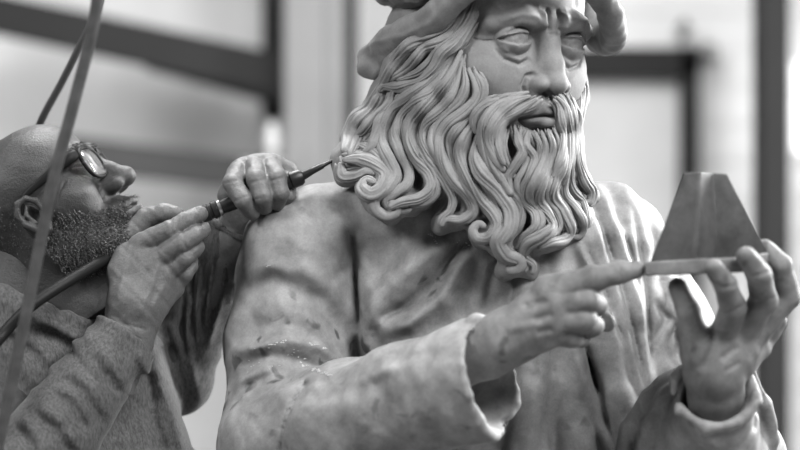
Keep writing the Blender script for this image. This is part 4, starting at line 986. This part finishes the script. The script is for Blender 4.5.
def build_room():
    x0, x1 = -4.2, 5.2
    st(boxm('floor', (x0, -3.4, -.1), (x1, YB + .2, 0), M['floor'], bev=0))
    # back wall: smooth plaster on the left, lapped boards on the right
    xs = PW(575, 0, YB)[0]
    st(boxm('wall_back', (x0, YB, 0), (xs, YB + .2, 3.6), M['wall'], bev=0))
    import bmesh
    bm = bmesh.new(); H = .105; n = 34
    for i in range(n):                                                # each board leans out at its foot
        z = i * H; vs = [bm.verts.new(c) for c in ((xs, YB + .03, z), (x1, YB + .03, z), (x1, YB + .03, z + H), (xs, YB + .03, z + H), (xs, YB - .012, z), (x1, YB - .012, z), (x1, YB - .004, z + H), (xs, YB - .004, z + H))]
        for f in ((0, 1, 2, 3), (7, 6, 5, 4), (4, 5, 1, 0), (6, 7, 3, 2), (5, 6, 2, 1), (7, 4, 0, 3)): bm.faces.new([vs[k] for k in f])
    bmesh.ops.recalc_face_normals(bm, faces=bm.faces)
    me = bpy.data.meshes.new('wall_boards'); bm.to_mesh(me); bm.free(); me.materials.append(M['siding']); o = bpy.data.objects.new('wall_right_boards', me); C.objects.link(o); st(o)
    # a door in the boards
    a, b = PW(560, 60, YB - .1), PW(698, 0, YB - .1)
    dz = PW(0, 52, YB - .1)[2]
    fr = st(boxm('door_1', (a[0], YB - .10, 0), (PW(683, 0, YB)[0], YB - .05, dz - .05), M['door']))
    w = .085
    st(boxm('trim_1', (PW(678, 0, YB - .1)[0], YB - .16, 0), (PW(697, 0, YB - .1)[0], YB - .04, dz), M['dark_beam']))
    st(boxm('trim_2', (a[0] - .1, YB - .16, dz - .075), (PW(697, 0, YB - .1)[0], YB - .04, dz + .01), M['dark_beam']))
    l = boxm('wall_lantern', (PW(672, 0, YB)[0], YB - .2, PW(0, 42, YB)[2]), (PW(684, 0, YB)[0], YB - .036, PW(0, 24, YB)[2]), M['post_grey'], bev=.02); tag(l, 'small dark blurred fitting on boards above the door frame', 'wall fitting')
    l = boxm('junction_box', (PW(699, 0, YB)[0], YB - .12, PW(0, 63, YB)[2]), (PW(712, 0, YB)[0], YB + .0, PW(0, 46, YB)[2]), M['post_light'], bev=.035); tag(l, 'pale blurred round box at the corner of the dark door frame', 'wall fitting')
    # posts
    def post(x, xx, y, mat, label, z1=3.4, dp=.16, name='post'):
        o = boxm(name, (PW(x, 0, y)[0], y, 0), (PW(xx, 0, y)[0], y + dp, z1), mat); tag(o, label, 'post'); return o
    post(284, 326, 2.9, M['post_grey'], 'broad grey blurred post left of the statue head', name='post')
    post(326, 343, 3.1, M['post_light'], 'narrow pale blurred post right of the broad grey post', name='post')
    post(341, 357, 3.3, M['dark_beam'], 'narrow dark blurred post just left of the statue cap', name='post')
    o = boxm('post', (PW(262, 0, 3.3)[0], 3.3, PW(0, 118, 3.3)[2]), (PW(292, 0, 3.3)[0], 3.42, 3.4), M['dark_beam']); tag(o, 'dark blurred hanging post above the diagonal beam at left', 'post')
    post(763, 790, 2.5, M['steel_dark'], 'dark blurred steel column at the right edge', name='steel_column')
    # the sloping beam on the left and a low rail
    def bar(name, p, q, r, mat, label, cat):
        S = np.array([p, q]); d = (S[1] - S[0]); L = np.linalg.norm(d)
        o = boxm(name, (0, -r * .8, -r), (L, r * .8, r), mat); o.location = p; o.rotation_euler = (0, -math.atan2(d[2], d[0]), math.atan2(d[1], math.hypot(d[0], d[2]))); tag(o, label, cat); return o
    bar('roof_beam', PW(-60, 2, 3.1), PW(296, 78, 3.1), .052, M['dark_beam'], 'dark blurred beam sloping down behind the bald man', 'beam')
    bar('roof_beam', PW(150, 52, 3.3), PW(300, 92, 3.3), .05, M['post_mid'], 'grey lower beam sloping beside the dark beam', 'beam')
    bar('handrail', PW(60, 152, 3.2), PW(262, 176, 3.2), .045, M['post_mid'], 'grey blurred rail behind the tool and the hands', 'rail')
    o = boxm('plastic_bottle', (PW(265, 0, 2.7)[0], 2.7, PW(0, 160, 2.7)[2]), (PW(278, 0, 2.7)[0], 2.76, PW(0, 122, 2.7)[2]), M['door'], bev=.025)
    tag(o, 'small white blurred upright object beside the broad grey post', 'object')
    o = boxm('shelf', (PW(240, 0, 2.65)[0], 2.62, PW(0, 166, 2.65)[2]), (PW(288, 0, 2.65)[0], 2.9, PW(0, 161, 2.65)[2]), M['post_light']); tag(o, 'pale blurred shelf fixed to the broad grey post', 'shelf')
    # bright daylight beyond the column
    wy = 3.45
    o = boxm('window_1', (PW(798, 0, wy)[0], wy, PW(0, 150, wy)[2]), (PW(850, 0, wy)[0], wy + .05, PW(0, 62, wy)[2]), M['daylight'], bev=0); st(o)
    # plinth under the statue
    o = boxm('plinth', (-.22, -.30, 0), (.46, .30, .12), M['plinth'], bev=.01); tag(o, 'low grey stone plinth under the statue', 'plinth')
M['chip'] = plain('fresh_white_chip', .4, .9, .1, 50)
M['steel_dark'] = plain('dark_grey_column', .012); M['post_mid'] = plain('mid_grey_paint', .045)
m, nt, b = nm('daylit_pane', .8, .3); b.inputs['Emission Color'].default_value = (1, 1, 1, 1); b.inputs['Emission Strength'].default_value = 1.2; M['daylight'] = m

def area(name, loc, tgt, size, e, sy=None):
    l = bpy.data.lights.new(name, 'AREA'); l.size = size; l.energy = e
    if sy: l.shape = 'RECTANGLE'; l.size_y = sy
    o = bpy.data.objects.new(name, l); C.objects.link(o); o.location = loc
    o.rotation_euler = (Vector(tgt) - Vector(loc)).to_track_quat('-Z', 'Y').to_euler(); return o
def build_light():
    w = bpy.data.worlds.new('overcast'); bpy.context.scene.world = w; w.use_nodes = True
    w.node_tree.nodes['Background'].inputs[0].default_value = (1, 1, 1, 1); w.node_tree.nodes['Background'].inputs[1].default_value = .075
    area('window_light_right', (1.9, 1.0, 2.4), (0.1, 0, 1.55), 1.0, 118, 1.6)      # big window, behind and to the right
    area('soft_key_front', (1.2, -1.5, 3.1), (0.05, 0, 1.5), 1.2, 64)  # added soft key lamp high at the right front, no window built there
    area('fill_light_left', (-2.1, -1.4, 3.0), (-.2, 0, 1.4), .8, 36)  # added fill lamp at the left front, no window on that side
    area('roof_light', (-.3, .7, 3.3), (0, 0, 1.5), .9, 45)
    area('back_wall_fill', (-.2, 1.3, 3.2), (0, 3.6, 1.3), 2.2, 39, 1.2)  # added lamp inside the room, aimed at the back wall to brighten it
def build_camera():
    cd = bpy.data.cameras.new('camera'); cam = bpy.data.objects.new('camera', cd); C.objects.link(cam)
    cam.location = (0, -CAMD * U, CAMZ); cam.rotation_euler = (math.pi / 2, 0, 0); cd.lens = 100; cd.sensor_width = 36
    cd.dof.use_dof = True; cd.dof.focus_distance = CAMD * U - .075; cd.dof.aperture_fstop = 2.3; cd.clip_start = .05
    bpy.context.scene.camera = cam
    vs = bpy.context.scene.view_settings; vs.view_transform = 'Standard'; vs.look = 'None'; vs.exposure = EXPO; vs.gamma = 1
EXPO = .98
statue = thing('marble_statue', 'pale marble statue of a long bearded man in soft cap and robe', 'statue', (.1, 0, .12))
V, Q = sculpt_face(.85)
np_mesh('face', V @ (HR * HS).T + HT, Q, M['skin_marble'], statue)
build_hair(statue); build_hat(statue); build_robe(statue); build_statue_hands(statue); build_model()
build_man(); build_glasses(); build_tool(); build_hoses(); build_room(); build_light(); build_camera()
